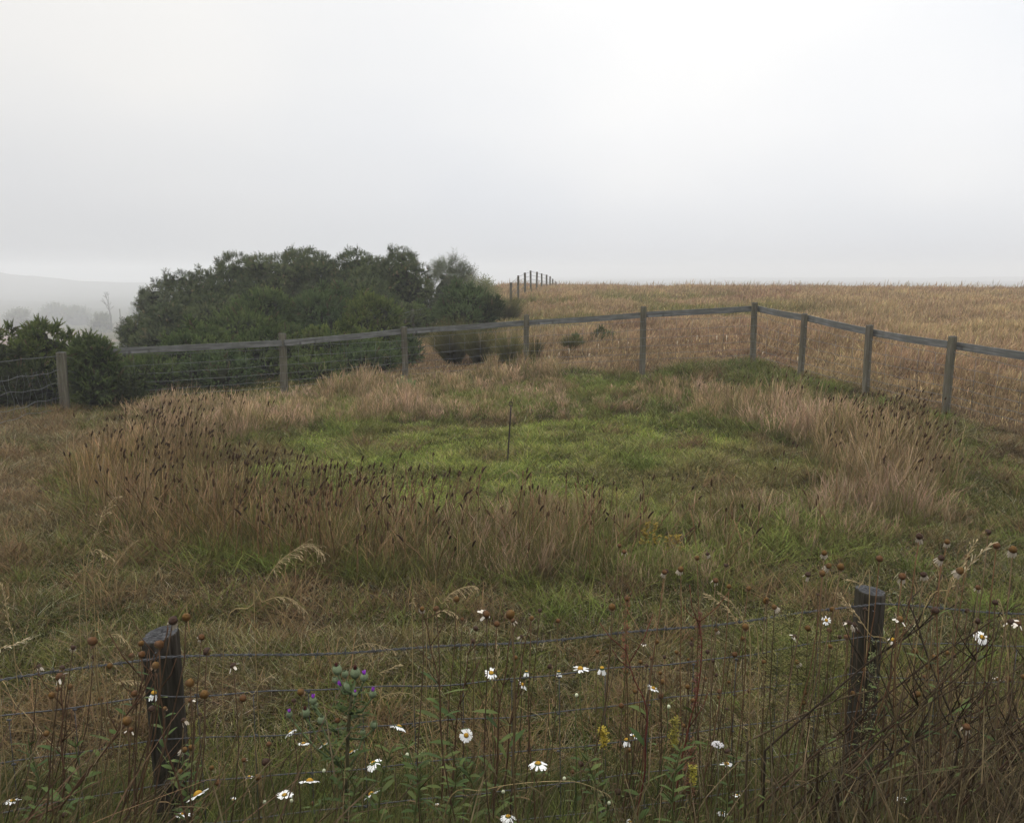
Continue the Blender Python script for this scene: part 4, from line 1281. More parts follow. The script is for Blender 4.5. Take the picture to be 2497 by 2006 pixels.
LIVE = [
    (31, 1952, 42, 'sparse', UP, 'white daisy at the bottom left edge of the picture'),
    (375, 1689, 36, 'droop', (.2, -.2, 1), 'white daisy with drooping petals in front of the left post'),
    (403, 1851, 34, 'droop', (0, -.1, 1), 'fading daisy with stubby petals low on the left post'),
    (483, 1936, 62, 'full', TOL, 'large white daisy tilted up to the left just right of the left post foot'),
    (569, 1950, 26, 'cup', (.1, -.1, 1), 'half open white daisy beside the large tilted one'),
    (449, 1983, 42, 'full', UP, 'white daisy low beside the foot of the left post'),
    (708, 1784, 34, 'full', (-.6, .15, .75), 'white daisy tilted left under the leftmost purple thistle head'),
    (740, 1812, 28, 'full', UP, 'small flat white daisy below the thistle'),
    (792, 1816, 32, 'full', (-.5, .25, .8), 'small white daisy tilted left beneath the thistle buds'),
    (857, 1834, 34, 'full', (-.6, .25, .8), 'white daisy tilted left right of the thistle stem'),
    (910, 1860, 42, 'full', (-.45, -.35, .8), 'white daisy facing the viewer below the thistle'),
    (755, 1904, 50, 'full', (0, .32, 1), 'large white daisy seen from the side below the thistle'),
    (694, 1938, 42, 'full', (0, -.15, 1), 'white daisy with its yellow middle showing, low left of the thistle'),
    (906, 1936, 44, 'full', (-.55, .3, .8), 'white daisy tilted left near the bottom right of the thistle'),
    (973, 1771, 44, 'full', (.35, .35, 1), 'white daisy seen edge on beside the netting right of the thistle'),
    (1137, 1792, 34, 'full', CAM_, 'white daisy facing straight at the viewer in the middle'),
    (1198, 1640, 36, 'sparse', (0, -.6, .8), 'ragged white daisy left of the row behind the second wire'),
    (1066, 1963, 22, 'cup', UP, 'small cup shaped white daisy at the bottom'),
    (1239, 1990, 42, 'full', (0, -.1, 1), 'white daisy at the bottom edge in the middle'),
    (608, 1893, 24, 'sparse', UP, 'small white daisy behind the tall dry stems right of the left post'),
    (1284, 1637, 24, 'droop', UP, 'little yellow centred daisy left in the row by the second wire'),
    (1273, 1669, 32, 'sparse', (.7, -.2, .7), 'sparse white daisy tilted right under the second wire'),
    (1363, 1637, 26, 'droop', UP, 'small drooping white daisy just above the second wire'),
    (1415, 1630, 40, 'sparse', (0, -.2, 1), 'spread white daisy above the second wire'),
    (1468, 1628, 34, 'droop', (0, -.3, 1), 'white daisy with a brown middle and hanging petals above the second wire'),
    (1593, 1678, 32, 'sparse', (.4, -.2, .9), 'white daisy tilted right among the brown seed heads'),
    (1312, 1861, 48, 'full', (0, -.12, 1), 'large white daisy with a bright yellow middle at bottom centre'),
    (1528, 1803, 32, 'droop', UP, 'fading white daisy with hanging petals beside the yellow flower spike'),
    (1546, 1794, 22, 'sparse', (.3, -.3, 1), 'small daisy touching the fading one beside the yellow flower spike'),
    (1772, 1862, 36, 'sparse', UP, 'white daisy below the round white flower cluster'),
    (1797, 1938, 22, 'sparse', UP, 'small white daisy low left of the right post'),
    (1761, 1982, 28, 'full', (0, -.1, 1), 'pale cream daisy at the bottom left of the right post'),
    (1536, 2003, 30, 'full', UP, 'white daisy cut by the bottom edge right of the middle'),
    (2015, 1512, 24, 'sparse', CAM_, 'small star like white daisy left of the right post'),
    (2395, 1553, 36, 'full', (0, -.8, .6), 'bright white daisy high in the right thicket'),
    (2177, 1559, 30, 'few', (0, -.6, .8), 'daisy with few white petals just right of the right post'),
    (2201, 1950, 34, 'sparse', (0, -.3, 1), 'white daisy in the dark tangle at the bottom right'),
]
def live_daisies():
    r = random.Random(31)
    for i, (px, py, s, st, fc, lab) in enumerate(LIVE):
        if fc is not CAM_: fc = (fc[0], fc[1] + .24, fc[2])
        t = .046 * 2000 / s
        d = min(max(t * .93, 1.55), 2.95)
        flower(px, py, d, st, fc, lab, group='white ox-eye daisies in the foreground', rng=r, scale=s * (d / .93) / 2000 / .043, seedi=i, leaves=4)
live_daisies()
DEAD_L = [(1305, 205, 22), (1405, 180, 21), (1063, 378, 14), (1070, 460, 24), (1200, 388, 22), (1170, 548, 20), (992, 470, 14), (697, 362, 21), (552, 408, 16), (705, 478, 12), (828, 548, 14), (295, 550, 15), (470, 560, 15), (450, 628, 20),
          (392, 770, 20), (440, 722, 14), (528, 705, 12), (1560, 435, 19), (1520, 330, 15), (1430, 680, 23), (1540, 762, 20), (1440, 808, 12), (1832, 790, 19), (1758, 545, 17), (1015, 755, 18), (760, 795, 14), (1145, 870, 20),
          (960, 962, 22), (985, 1030, 13), (1385, 955, 18), (1510, 912, 13), (1388, 1180, 15), (1445, 1160, 16), (1355, 1345, 15), (1645, 1425, 15), (485, 1668, 20), (350, 1060, 16), (1840, 1255, 11), (1595, 1315, 11), (290, 1685, 11), (1945, 1385, 14), (1245, 870, 13)]
DEAD_B = [(1328, 118, 17), (1435, 118, 17), (1585, 45, 14), (1810, 158, 17), (1630, 195, 12), (1732, 265, 14), (1715, 360, 12), (1890, 228, 13), (415, 745, 16), (360, 808, 16), (688, 958, 14), (628, 1055, 13), (172, 1138, 18), (148, 1270, 18), (90, 1385, 17), (680, 1140, 11), (500, 1585, 10), (785, 1700, 10), (1345, 1440, 9)]
DEAD_C = [(360, 130, 14), (905, 105, 15), (135, 160, 22), (155, 205, 15), (35, 232, 14), (295, 190, 15), (498, 208, 14), (220, 325, 12), (175, 485, 13), (795, 440, 14), (435, 550, 12), (1015, 1060 - 1020, 14), (1005, 355, 11), (1142, 382, 9), (1242, 365, 11), (1200, 490, 12), (1300, 480, 10), (1392, 445, 10), (1482, 500, 10), (1120, 518, 13),
          (1165, 545, 12), (1010, 590, 12), (1268, 600, 13), (1280, 668, 12), (1080, 740, 12), (975, 845, 15), (1272, 775, 12), (1475, 705, 14), (1530, 660, 14), (1605, 650, 11), (1515, 805, 12), (1510, 345, 10), (1505, 385, 11), (1690, 278, 11), (1910, 255, 15), (1890, 340, 11), (1840, 200, 11), (1625, 440, 13), (1668, 510, 11), (1830, 460, 12), (1690, 615, 12), (1715, 740, 13), (1772, 875, 12), (1940, 735, 12), (1710, 785, 11), (1785, 670, 10), (280, 1172, 13), (605, 1345, 11), (670, 1285, 15), (950, 1495, 15), (975, 1710, 16), (1010, 1415, 9), (1030, 1180, 13), (1445, 1000, 14), (1775, 1190, 14)]
DEAD_D = [(40, 45, 13), (100, 105, 14), (425, 12, 12), (248, 325, 14), (510, 280, 13), (535, 120, 10), (348, 262, 12), (660, 222, 15), (700, 238, 10), (725, 285, 12), (645, 332, 14), (520, 402, 14), (590, 330, 11), (1040, 200, 20), (1310, 130, 20), (1160, 440, 14), (1260, 550, 16), (1380, 530, 14), (1762, 68, 18), (1880, 215, 16), (1930, 228, 15), (1545, 1008, 20), (1085, 672, 14), (1230, 630, 14), (1340, 590, 14), (320, 825, 13), (350, 895, 12), (770, 570, 13), (1175, 760, 17), (1975, 630, 18), (515, 1655, 14), (690, 760, 12), (330, 750, 12), (270, 520, 10), (15, 515, 14), (1780, 650, 12), (1300, 480, 14), (1400, 450, 14), (1450, 468, 12), (1860, 645, 17), (1550, 130, 15), (1630, 210, 17), (780, 118, 14)]
def dead_heads():
    r = random.Random(77)
    k = 1979 / 640
    def put(L_, ox, label, group, lean0, dd, wither):
        for i, (x, y, s) in enumerate(L_):
            px, py = ox + x / k, 1446 + y / k
            d = min(max(.0172 * 2000 / s * .93, 1.5), dd)
            fc = (r.uniform(-.6, .6), r.uniform(-.9, .2), r.uniform(.5, 1))
            st = None if r.random() < .25 else ('dry' if r.random() > wither else ('wither' if r.random() < .6 else 'few'))
            flower(px, py, d, st, fc, label, lean=(lean0 + r.gauss(0, .10), r.uniform(-.05, .10)), group=group, rng=r, dead=True, name='dead_daisy', seedi=r.randrange(6), leaves=r.choice([1, 2]), scale=r.uniform(.72, 1.12),
                   stemc=r.choice([(.055, .036, .024), (.070, .042, .026), (.075, .055, .03), (.045, .03, .02)]))
    put(DEAD_L, 0, 'withered brown daisy head on a dry stem around the left post', 'withered daisy heads around the left post', -.16, 2.2, .35)
    put(DEAD_B, 600, 'withered orange brown daisy head left of the middle, around the thistle', 'withered daisy heads around the thistle', -.03, 2.7, .2)
    put(DEAD_C, 1200, 'dark brown daisy seed head on a thin stem right of the middle', 'brown daisy heads right of the middle', .02, 2.9, .12)
    put(DEAD_D, 1857, 'brown withered daisy head in the tangled thicket around the right post', 'withered daisy heads around the right post', .05, 2.4, .42)
    up = [(2242, 1307), (2310, 1321), (2295, 1360), (2410, 1297), (2430, 1330), (2358, 1358), (2340, 1392), (2252, 1400), (2200, 1405), (2145, 1362), (2010, 1348), (2020, 1380), (2050, 1382), (2005, 1398), (1970, 1400), (2470, 1340), (2385, 1432),
          (1510, 1330), (1522, 1345), (1625, 1392), (1660, 1388), (1770, 1378), (1778, 1430), (1825, 1435), (1868, 1465), (1745, 1415), (1620, 1395), (1725, 1350), (1700, 1360)]
    for i, (px, py) in enumerate(up):
        d = r.uniform(1.75, 2.3) if px > 1900 else r.uniform(2.2, 2.9)
        flower(px, py, d, 'wither' if i < 3 or r.random() < .25 else 'dry', (r.uniform(-.6, .6), -.5, 1), 'tall withered daisy head rising above the barbed wire on the right', lean=(r.uniform(-.25, .12), r.uniform(-.05, .1)), group='withered daisy heads above the barbed wire', rng=r, dead=True, name='dead_daisy', seedi=r.randrange(6), leaves=1,
               scale=r.uniform(.85, 1.05), stemc=r.choice([(.10, .07, .045), (.09, .05, .03)]))
dead_heads()

def buds():
    r = random.Random(19)
    for i, (px, py) in enumerate(((790, 1878), (645, 1954), (711, 1951), (993, 1839), (1227, 1929), (1485, 1957), (1376, 1897), (1406, 1694), (1631, 1722))):
        head = at(px, py, 2.1); pts = stem_to(head, (r.uniform(-.1, .1), .03), r, None, None)
        o = empty('daisy_bud', pts[0]); tag(o, 'tiny round cream daisy bud on a thin green stem among the daisies', 'flower', 'cream daisy buds among the daisies')
        m = MB(pts[0]); m.tube(pts, np.linspace(.002, .001, len(pts)), (.05, .07, .025), 4); m.build('stem', M_LEAF, o)
        m = MB(pts[0]); m.ellipsoid(head, (.0050, .0050, .0055), c=(.50, .52, .36), nu=10, nv=6); m.build('bud', M_PETAL, o)
buds()

def thistle():
    k = 1979 / 320
    d0 = 2.32
    base = on_ground(838, 2000); base = Vector((at(838, 2000, d0).x, d0, g1(at(838, 2000, d0).x, d0) - .02))
    o = empty('thistle', base); tag(o, 'tall spear thistle with green spiny heads and purple tufts behind the daisies', 'thistle')
    r = random.Random(44)
    G = (.075, .105, .050); G2 = (.15, .19, .12)
    P = lambda px, py, d=d0: at(px, py, d)
    stem = MB(base)
    main = [base, P(842, 1960), P(845, 1880), P(848, 1800), P(852, 1740), P(858, 1690)]
    stem.tube(main, [.008, .007, .0065, .006, .005, .004], (.075, .07, .04), 7)
    # heads: x, y (in the detail), size, state, tilt
    H = [(880, 330, 140, 'brown', (-.1, -.1, 1)), (1150, 380, 155, 'brown', (.05, -.1, 1)), (1000, 395, 105, 'bud', (-.2, 0, 1)), (1285, 440, 115, 'purple', (.05, -.1, 1)), (1000, 600, 160, 'purple', (-.6, -.2, .8)), (850, 480, 90, 'bud', (-.2, 0, 1)),
         (1150, 690, 70, 'purple', (.05, -.1, 1)), (1415, 690, 110, 'purple', (.1, -.1, 1)), (400, 980, 135, 'brown', (0, -.1, 1)), (515, 790, 110, 'purple', (.05, -.1, 1)), (540, 870, 100, 'bud', (.2, 0, 1)), (160, 1000, 95, 'purple', (0, -.1, 1)),
         (640, 1090, 120, 'bud', (.1, 0, 1)), (1435, 1160, 110, 'bud', (.05, 0, 1)), (1268, 1275, 85, 'bud', (0, 0, 1))]
    nodes = {0: 5, 1: 5, 2: 5, 3: 5, 4: 5, 5: 5, 6: 4, 7: 4, 8: 2, 9: 3, 10: 3, 11: 2, 12: 2, 13: 3, 14: 2}
    for i, (x, y, s, st, tl) in enumerate(H):
        c = P(680 + x / k, 1580 + y / k, d0 + r.uniform(-.05, .05)); R_ = s / k / 2000 * 2.45 * .5
        ax = Vector(tl).normalized(); M = rot_to(ax)
        foot = c - ax * R_ * 1.1
        n0 = main[nodes[i]] if i not in (8, 9, 10, 11, 12) else main[nodes[i]]
        mid = n0.lerp(foot, .55) + Vector((0, 0, -.02))
        stem.tube([n0, mid, foot], [.004, .003, .0028], G, 5)
        hd = empty('flower_head', (0, 0, 0)); hd.parent = o; hd.location = c - base
        m = MB(); nu, nv = 18, 10; V = []; C = []
        for a_ in range(nv + 1):
            t = a_ / nv; z = (t - .5) * 2.3; rad = math.sin(math.pi * min(.5 + 0, .5)) * (math.sin(math.pi * (.06 + .80 * t ** 1.0)) ** .75)
            for b_ in range(nu):
                an = 2 * math.pi * b_ / nu + a_ * .17
                V.append(np.array([rad * math.cos(an), rad * math.sin(an), z]) * R_); C.append(np.array(G2) * (.8 + .3 * ((a_ + b_) % 2)))
        V = np.array(V) @ M.T
        m.add(V, C, [(a_ * nu + b_, a_ * nu + (b_ + 1) % nu, (a_ + 1) * nu + (b_ + 1) % nu, (a_ + 1) * nu + b_) for a_ in range(nv) for b_ in range(nu)])
        for q in range(95):                       # spines on the bulb
            t = r.random(); an = r.uniform(0, 6.28); z = (t - .5) * 2.3; rad = math.sin(math.pi * (.06 + .80 * t)) ** .75
            p = np.array([rad * math.cos(an), rad * math.sin(an), z]) * R_
            dr = np.array([math.cos(an), math.sin(an), .75])
            m.leaf(M @ p, M @ dr, M @ np.array([-math.sin(an), math.cos(an), 0]), R_ * .42, R_ * .13, (.13, .15, .09), bend=0, prof=((0, 1), (.5, .5), (1, .05)))
        m.build('bulb', M_LEAF, hd)
        if st != 'bud':
            m = MB(); col = (.36, .08, .55) if st == 'purple' else (.10, .035, .03)
            for q in range(70):
                an = r.uniform(0, 6.28); e = r.uniform(0, .42 if st == 'purple' else .22)
                dr = np.array([math.sin(e) * math.cos(an), math.sin(e) * math.sin(an), math.cos(e)])
                m.leaf(M @ (np.array([.25 * math.cos(an), .25 * math.sin(an), .95]) * R_), M @ dr, M @ np.array([-math.sin(an), math.cos(an), 0]), R_ * r.uniform(.7, 1.15) * (1 if st == 'purple' else .8), R_ * .13, np.array(col) * r.uniform(.7, 1.3), bend=0, prof=((0, 1), (.6, 1), (1, .3)))
            m.build('tuft', M_PETAL, hd)
    stem.build('stem', M_LEAF, o)
    m = MB(base)
    for i in range(46):
        j = r.randrange(1, 6); a = r.uniform(0, 6.28)
        p = main[j - 1].lerp(main[j], r.random())
        dv_ = Vector((math.cos(a), math.sin(a) * .6, r.uniform(.1, .8))).normalized()
        L_ = r.uniform(.04, .11)
        sd_ = Vector((-math.sin(a), math.cos(a), 0))
        m.leaf(p, dv_, sd_, L_, L_ * .16, np.array(LEAFC[i % 3]) * .95, bend=.4)
        for q in range(5):                        # spiny lobes
            t = .2 + q * .15; b = p + dv_ * L_ * t - Vector((0, 0, .4 * L_ * t * t)); s_ = 1 if q % 2 else -1
            m.leaf(b, dv_ * .5 + sd_ * s_ + Vector((0, 0, .2)), dv_, L_ * .28, L_ * .09, LEAFC[(i + q) % 3], bend=.1, prof=((0, 1), (.5, .6), (1, .05)))
    m.build('leaves', M_LEAF, o)
thistle()

# ------------------------------------------------------------------ arching grass stalks with pale heads
def panicle_stalk(path, d, label, dens=1.0, droop=1.0, length=.026, frac=.4, col=(.40, .32, .21), root=None, thick=1.0, side=0, group='arching grass stalks with pale heads', seed=1):
    r = random.Random(seed)
    P = [at(px, py, d) for px, py in path]
    plen = sum((b - a).length for a, b in zip(P[:-1], P[1:]))
    p0 = P[0]; g = g1(p0.x, p0.y)
    if p0.z > g:
        dx = (P[1] - P[0]); P.insert(0, Vector((p0.x - dx.x * .4 + (root or 0), p0.y, g - .02)))
    # smooth
    pts = []
    for i in range(len(P) - 1):
        a = P[max(i - 1, 0)]; b = P[i]; c = P[i + 1]; e = P[min(i + 2, len(P) - 1)]
        for k in range(6):
            t = k / 6
            pts.append(.5 * ((2 * b) + (-a + c) * t + (2 * a - 5 * b + 4 * c - e) * t * t + (-a + 3 * b - 3 * c + e) * t ** 3))
    pts.append(P[-1])
    n = len(pts)
    o = empty('grass_stalk', pts[0]); tag(o, label, 'grass', group)
    m = MB(pts[0]); cs = [(.20 + .12 * t, .15 + .1 * t, .075 + .08 * t) for t in np.linspace(0, 1, n)]
    m.tube(pts, np.linspace(.0016, .0007, n) * thick, cs, 4); m.build('stem', M_DRY, o)
    m = MB(pts[0])
    cum = [0]
    for a, b in zip(pts[:-1], pts[1:]): cum.append(cum[-1] + (b - a).length)
    tot = cum[-1]; frac = frac * plen / tot; ns = int(tot * frac / .0062 * dens)
    for i in range(ns):
        s = tot * (1 - frac) + tot * frac * (i + r.random()) / ns
        j = max(0, min(n - 2, next((q for q in range(n - 1) if cum[q + 1] >= s), n - 2)))
        t = (s - cum[j]) / max(1e-6, cum[j + 1] - cum[j]); p = pts[j].lerp(pts[j + 1], t)
        tn = (pts[j + 1] - pts[j]).normalized()
        dv_ = (tn * .8 + Vector((r.uniform(-.5, .5) + side * .5, r.uniform(-.5, .5), -droop * r.uniform(.2, .9)))).normalized()
        env = .5 + .8 * math.sin(math.pi * min(1, (1 - (s - tot * (1 - frac)) / (tot * frac)) ** .8))
        pe = length * env * r.uniform(.3, 1.1); q = p + dv_ * pe
        m.tube([p, q], [.00035, .0003], col, 3, cap=False)
        d2 = (dv_ + Vector((0, 0, -droop * .6))).normalized(); cc = np.array(col) * r.uniform(.75, 1.2)
        L_ = r.uniform(.007, .012); wv = np.cross(np.array(d2), [r.uniform(-1, 1), 1, 0]); 
        m.leaf(q, d2, wv, L_, .0028, cc, bend=.1, prof=((0, .3), (.35, 1), (.7, .7), (1, .08)))
        m.leaf(q, d2, np.cross(np.array(d2), wv), L_, .0024, cc * .9, bend=.1, prof=((0, .3), (.35, 1), (.7, .7), (1, .08)))
    m.build('panicle', M_DRY, o)
ST = [
    ([(545, 1570), (615, 1475), (668, 1385), (712, 1345), (755, 1325), (790, 1352)], 2.3, 'big arching pale grass head above the barbed wire, left of the middle', dict(dens=1.6, length=.040, frac=.42)),
    ([(620, 1490), (640, 1468), (680, 1455), (715, 1462), (740, 1487)], 2.3, 'low arching pale grass head just under the big one', dict(dens=1.5, length=.024, frac=.6)),
    ([(196, 1560), (205, 1430), (218, 1345), (236, 1300), (250, 1250), (283, 1210)], 2.35, 'zigzag pale grass head standing high at the left', dict(dens=.8, length=.034, frac=.33, droop=.6)),
    ([(205, 1420), (228, 1345), (248, 1345), (275, 1362)], 2.35, 'short pale grass head hanging from the foot of the zigzag one', dict(dens=1.2, length=.016, frac=.5)),
    ([(230, 1480), (265, 1405), (305, 1345), (338, 1315)], 2.4, 'dull brown slanting grass head right of the zigzag one', dict(dens=1.2, length=.018, frac=.5, droop=.1, col=(.25, .19, .12))),
    ([(1055, 1530), (1080, 1470), (1110, 1440), (1150, 1428), (1162, 1432)], 2.4, 'pale grass head arching right above the orange seed heads', dict(dens=1.2, length=.022, frac=.6)),
    ([(1040, 1560), (1060, 1500), (1085, 1487), (1110, 1495)], 2.4, 'small bent pale grass head between the orange seed heads', dict(dens=1.4, length=.02, frac=.5)),
    ([(1005, 1530), (1010, 1475), (1003, 1468)], 2.5, 'thin upright pale grass stem left of the orange seed heads', dict(dens=1, length=.006, frac=.5)),
    ([(820, 1605), (860, 1580), (905, 1568), (970, 1590)], 2.6, 'long thin pale grass head arching above the thistle', dict(dens=1.0, length=.014, frac=.6)),
    ([(885, 1660), (925, 1640), (975, 1620)], 2.6, 'pale grass head pointing right beside the thistle', dict(dens=1.4, length=.016, frac=.6, droop=.3)),
    ([(590, 1740), (620, 1690), (640, 1660), (672, 1640)], 2.4, 'thin pale grass blade left of the thistle', dict(dens=.5, length=.01, frac=.4)),
    ([(1830, 1590), (1800, 1520), (1770, 1480), (1722, 1448)], 2.2, 'pale drooping grass head crossing the barbed wire left of the right post', dict(dens=1.3, length=.016, frac=.6, droop=.3)),
    ([(1850, 1600), (1815, 1520), (1785, 1470), (1755, 1445)], 2.2, 'second pale grass head crossing the barbed wire left of the right post', dict(dens=1.1, length=.014, frac=.5, droop=.3)),
    ([(2180, 1640), (2120, 1545), (2085, 1495), (2052, 1455), (2040, 1440)], 2.0, 'pale feathery grass head slanting across the right post', dict(dens=1.4, length=.012, frac=.45, droop=.2)),
    ([(2120, 1460), (2098, 1425), (2070, 1412)], 2.3, 'bent yellow grass tip just left of the top of the right post', dict(dens=1.6, length=.008, frac=.6, droop=.2)),
    ([(2300, 1500), (2345, 1405), (2400, 1340), (2425, 1322)], 1.9, 'white narrow grass head pointing up right at the right edge', dict(dens=1.4, length=.010, frac=.5, droop=.0, col=(.55, .47, .36))),
    ([(2240, 1540), (2320, 1430), (2365, 1345), (2382, 1318)], 1.9, 'pale narrow grass head rising left of the white one', dict(dens=1.2, length=.012, frac=.5, droop=.1)),
    ([(2455, 1700), (2453, 1560), (2448, 1500), (2438, 1465)], 1.8, 'pale grass head nodding at the right edge above the daisy', dict(dens=1.5, length=.012, frac=.45, droop=.2)),
    ([(2310, 1745), (2335, 1765), (2350, 1805)], 1.9, 'pale grass head hanging in the right tangle', dict(dens=1.5, length=.010, frac=.7)),
    ([(2497, 1870), (2470, 1878), (2440, 1905)], 1.8, 'pale grass head lying at the lower right edge', dict(dens=1.5, length=.012, frac=.7)),
    ([(40, 1640), (33, 1560), (18, 1500), (8, 1440), (0, 1420)], 2.2, 'pale grass head leaning out at the left edge', dict(dens=1.2, length=.014, frac=.6, droop=.1)),
    ([(-30, 1600), (0, 1580), (30, 1572), (70, 1556)], 2.1, 'white grass head pointing in from the left edge', dict(dens=1.6, length=.010, frac=.7, droop=.2, col=(.52, .45, .35))),
    ([(230, 1600), (255, 1560), (280, 1545), (305, 1560), (325, 1590)], 2.3, 'arching yellow grass head left of the top of the left post', dict(dens=1.3, length=.014, frac=.6)),
    ([(255, 1690), (285, 1665), (320, 1658), (345, 1662)], 2.3, 'arching yellow grass head crossing the left post', dict(dens=1.3, length=.014, frac=.6)),
    ([(0, 1700), (40, 1720), (90, 1770), (140, 1830)], 2.0, 'long thin pale grass stem sloping down right at the left edge', dict(dens=.6, length=.008, frac=.5)),
    ([(620, 1790), (580, 1850), (600, 1900), (615, 1960)], 2.1, 'pale drooping grass strands right of the left post', dict(dens=1.2, length=.010, frac=.5)),
    ([(1090, 1960), (1180, 1925), (1280, 1908), (1400, 1905), (1470, 1930), (1485, 1938)], 1.9, 'long pale grass stem bowing across the bottom of the picture', dict(dens=1.4, length=.010, frac=.12)),
    ([(1240, 1770), (1290, 1735), (1330, 1760), (1345, 1800)], 2.3, 'thin hooped grass blade below the row of daisies', dict(dens=.7, length=.006, frac=.4)),
    ([(1195, 1720), (1213, 1620), (1211, 1570)], 2.4, 'upright pale grass head left of the row of daisies', dict(dens=1.5, length=.006, frac=.5, droop=0)),
    ([(820, 1880), (900, 1770), (930, 1700), (1000, 1690), (1040, 1720)], 2.5, 'hooped pale grass blade behind the right wire below the thistle', dict(dens=.6, length=.008, frac=.35)),
    ([(1215, 1190), (1238, 1150), (1250, 1148), (1263, 1160)], 5.9, 'pale nodding grass head at the foot of the iron stake', dict(dens=1.6, length=.05, frac=.4, thick=2)),
]
for i, (pth, d_, lab_, kw_) in enumerate(ST):
    panicle_stalk(pth, d_, lab_, seed=i + 5, **kw_)

# ------------------------------------------------------------------ yellow, white and red flowering weeds
def spray(name, cat, label, px, py, d, hpx, wpx, n, c, leafc, size=.004, seed=1, group=None, bushy=True):
    """upright weed with many side twigs covered in tiny flowers"""
    r = random.Random(seed)
    top = at(px, py, d); bx = top.x; g = g1(bx, d); H = top.z - g
    Hs = hpx / 2000 * d * 1.03; W = wpx / 2000 * d
    base = Vector((bx + r.uniform(-.03, .03), d, g - .02))
    o = empty(name, base); tag(o, label, cat, group)
    st = MB(base); fl = MB(base); lf = MB(base)
    pts = [base.lerp(top, t / 6) + Vector((.01 * math.sin(t * 2 + seed), 0, 0)) for t in range(7)]
    st.tube(pts, np.linspace(.0028, .0012, 7), leafc if False else (.07, .07, .03), 5)
    for i in range(n):
        t = 1 - (Hs / H) * r.random() if H > Hs else r.uniform(.1, 1)
        t = max(.15, min(1, t)); p = base.lerp(top, t); a = r.uniform(0, 6.28)
        L_ = W * .5 * r.uniform(.3, 1) * (1.15 - .6 * (t - (1 - Hs / H)) / (Hs / H))
        e = p + Vector((math.cos(a) * L_, math.sin(a) * L_ * .7, L_ * r.uniform(.3, .9)))
        st.tube([p, p.lerp(e, .5) + Vector((0, 0, -.004)), e], [.001, .0008, .0006], (.07, .075, .03), 3, cap=False)
        for k in range(9):
            q = p.lerp(e, r.uniform(.35, 1.05)) + Vector((r.gauss(0, .004), r.gauss(0, .004), r.gauss(0, .005)))
            cc = np.array(c) * r.uniform(.7, 1.25)
            for m_ in range(2):
                b = r.uniform(0, 6.28)
                fl.leaf(q, (math.cos(b), math.sin(b), r.uniform(-.2, .8)), (-math.sin(b), math.cos(b), .2), size * r.uniform(.8, 1.5), size * .8, cc, bend=0, prof=((0, .5), (.5, 1), (1, .3)))
        if i % 2 == 0:
            b = r.uniform(0, 6.28); q = base.lerp(top, r.uniform(.1, .9))
            lf.leaf(q, (math.cos(b), math.sin(b), .5), (-math.sin(b), math.cos(b), 0), r.uniform(.015, .035), .0035, leafc, bend=.3)
    st.build('stem', M_DRY, o); fl.build('flowers', M_PETAL, o)
    if lf.n: lf.build('leaves', M_LEAF, o)
    return o
GYS = 'yellow green frothy weeds left of the right post'
BED = (.16, .145, .045)
for i, (a, b, d_, lab_) in enumerate(((1890, 1500, 2.5, 'frothy yellow green weed under the barbed wire, leftmost of its patch'), (1935, 1475, 2.45, 'frothy yellow green weed rising just over the barbed wire'), (1975, 1530, 2.45, 'frothy yellow green weed behind the small star like daisy'),
        (2030, 1580, 2.45, 'frothy yellow green weed close to the left side of the right post'), (1900, 1600, 2.4, 'dull frothy weed low in the patch left of the right post'), (1965, 1620, 2.4, 'frothy weed in the middle of the patch left of the right post'))):
    spray('bedstraw', 'weed', lab_, a, b, d_, 190, 190, 60, BED, (.07, .09, .03), .0040, 400 + i, GYS)
spray('bedstraw', 'weed', 'frothy pale green weed in front of the right post', 2128, 1565, 2.6, 300, 70, 40, (.13, .15, .055), (.07, .09, .03), .0045, 421)
spray('yellow_flower', 'flower', 'bright yellow flower spike right of the middle', 1469, 1775, 2.2, 50, 22, 26, (.34, .26, .03), (.06, .09, .03), .0050, 431)
spray('yellow_flower', 'flower', 'dull yellow flower spike right of the bright one', 1645, 1752, 2.2, 75, 30, 26, (.22, .19, .03), (.06, .09, .03), .0050, 432)
spray('yellow_flower', 'flower', 'small yellow flower spike low in the weeds right of the middle', 1690, 1875, 2.0, 45, 22, 16, (.26, .23, .03), (.06, .09, .03), .0045, 433)
for i, (a, b, lab_, h_) in enumerate(((1577, 1275, 'taller yellow ragwort with two flat flower tops in the grass ring', 55), (1600, 1272, 'yellow ragwort touching the tallest one in the grass ring', 60), (1630, 1305, 'low thin yellow ragwort right of the tallest in the grass ring', 45), (1650, 1310, 'rightmost small yellow ragwort in the grass ring', 40))):
    spray('ragwort', 'flower', lab_, a, b, 6.3, h_, 34, 20, (.30, .21, .03), (.08, .11, .03), .012, 440 + i, 'yellow ragwort in the front of the grass ring')
spray('dock', 'weed', 'rusty red dry dock stem rising right of the middle', 1530, 1455, 2.5, 190, 20, 60, (.16, .055, .025), (.09, .05, .03), .0032, 451, 'dry dock stems')
spray('dock', 'weed', 'dark red dry dock stem beside the brown seed heads', 1708, 1490, 2.2, 260, 16, 50, (.11, .03, .02), (.09, .04, .03), .0030, 452, 'dry dock stems')
spray('dock', 'weed', 'rusty brown dock stem low in the weeds right of the middle', 1690, 1800, 2.1, 150, 34, 60, (.15, .07, .035), (.09, .06, .03), .0045, 453, 'dry dock stems')
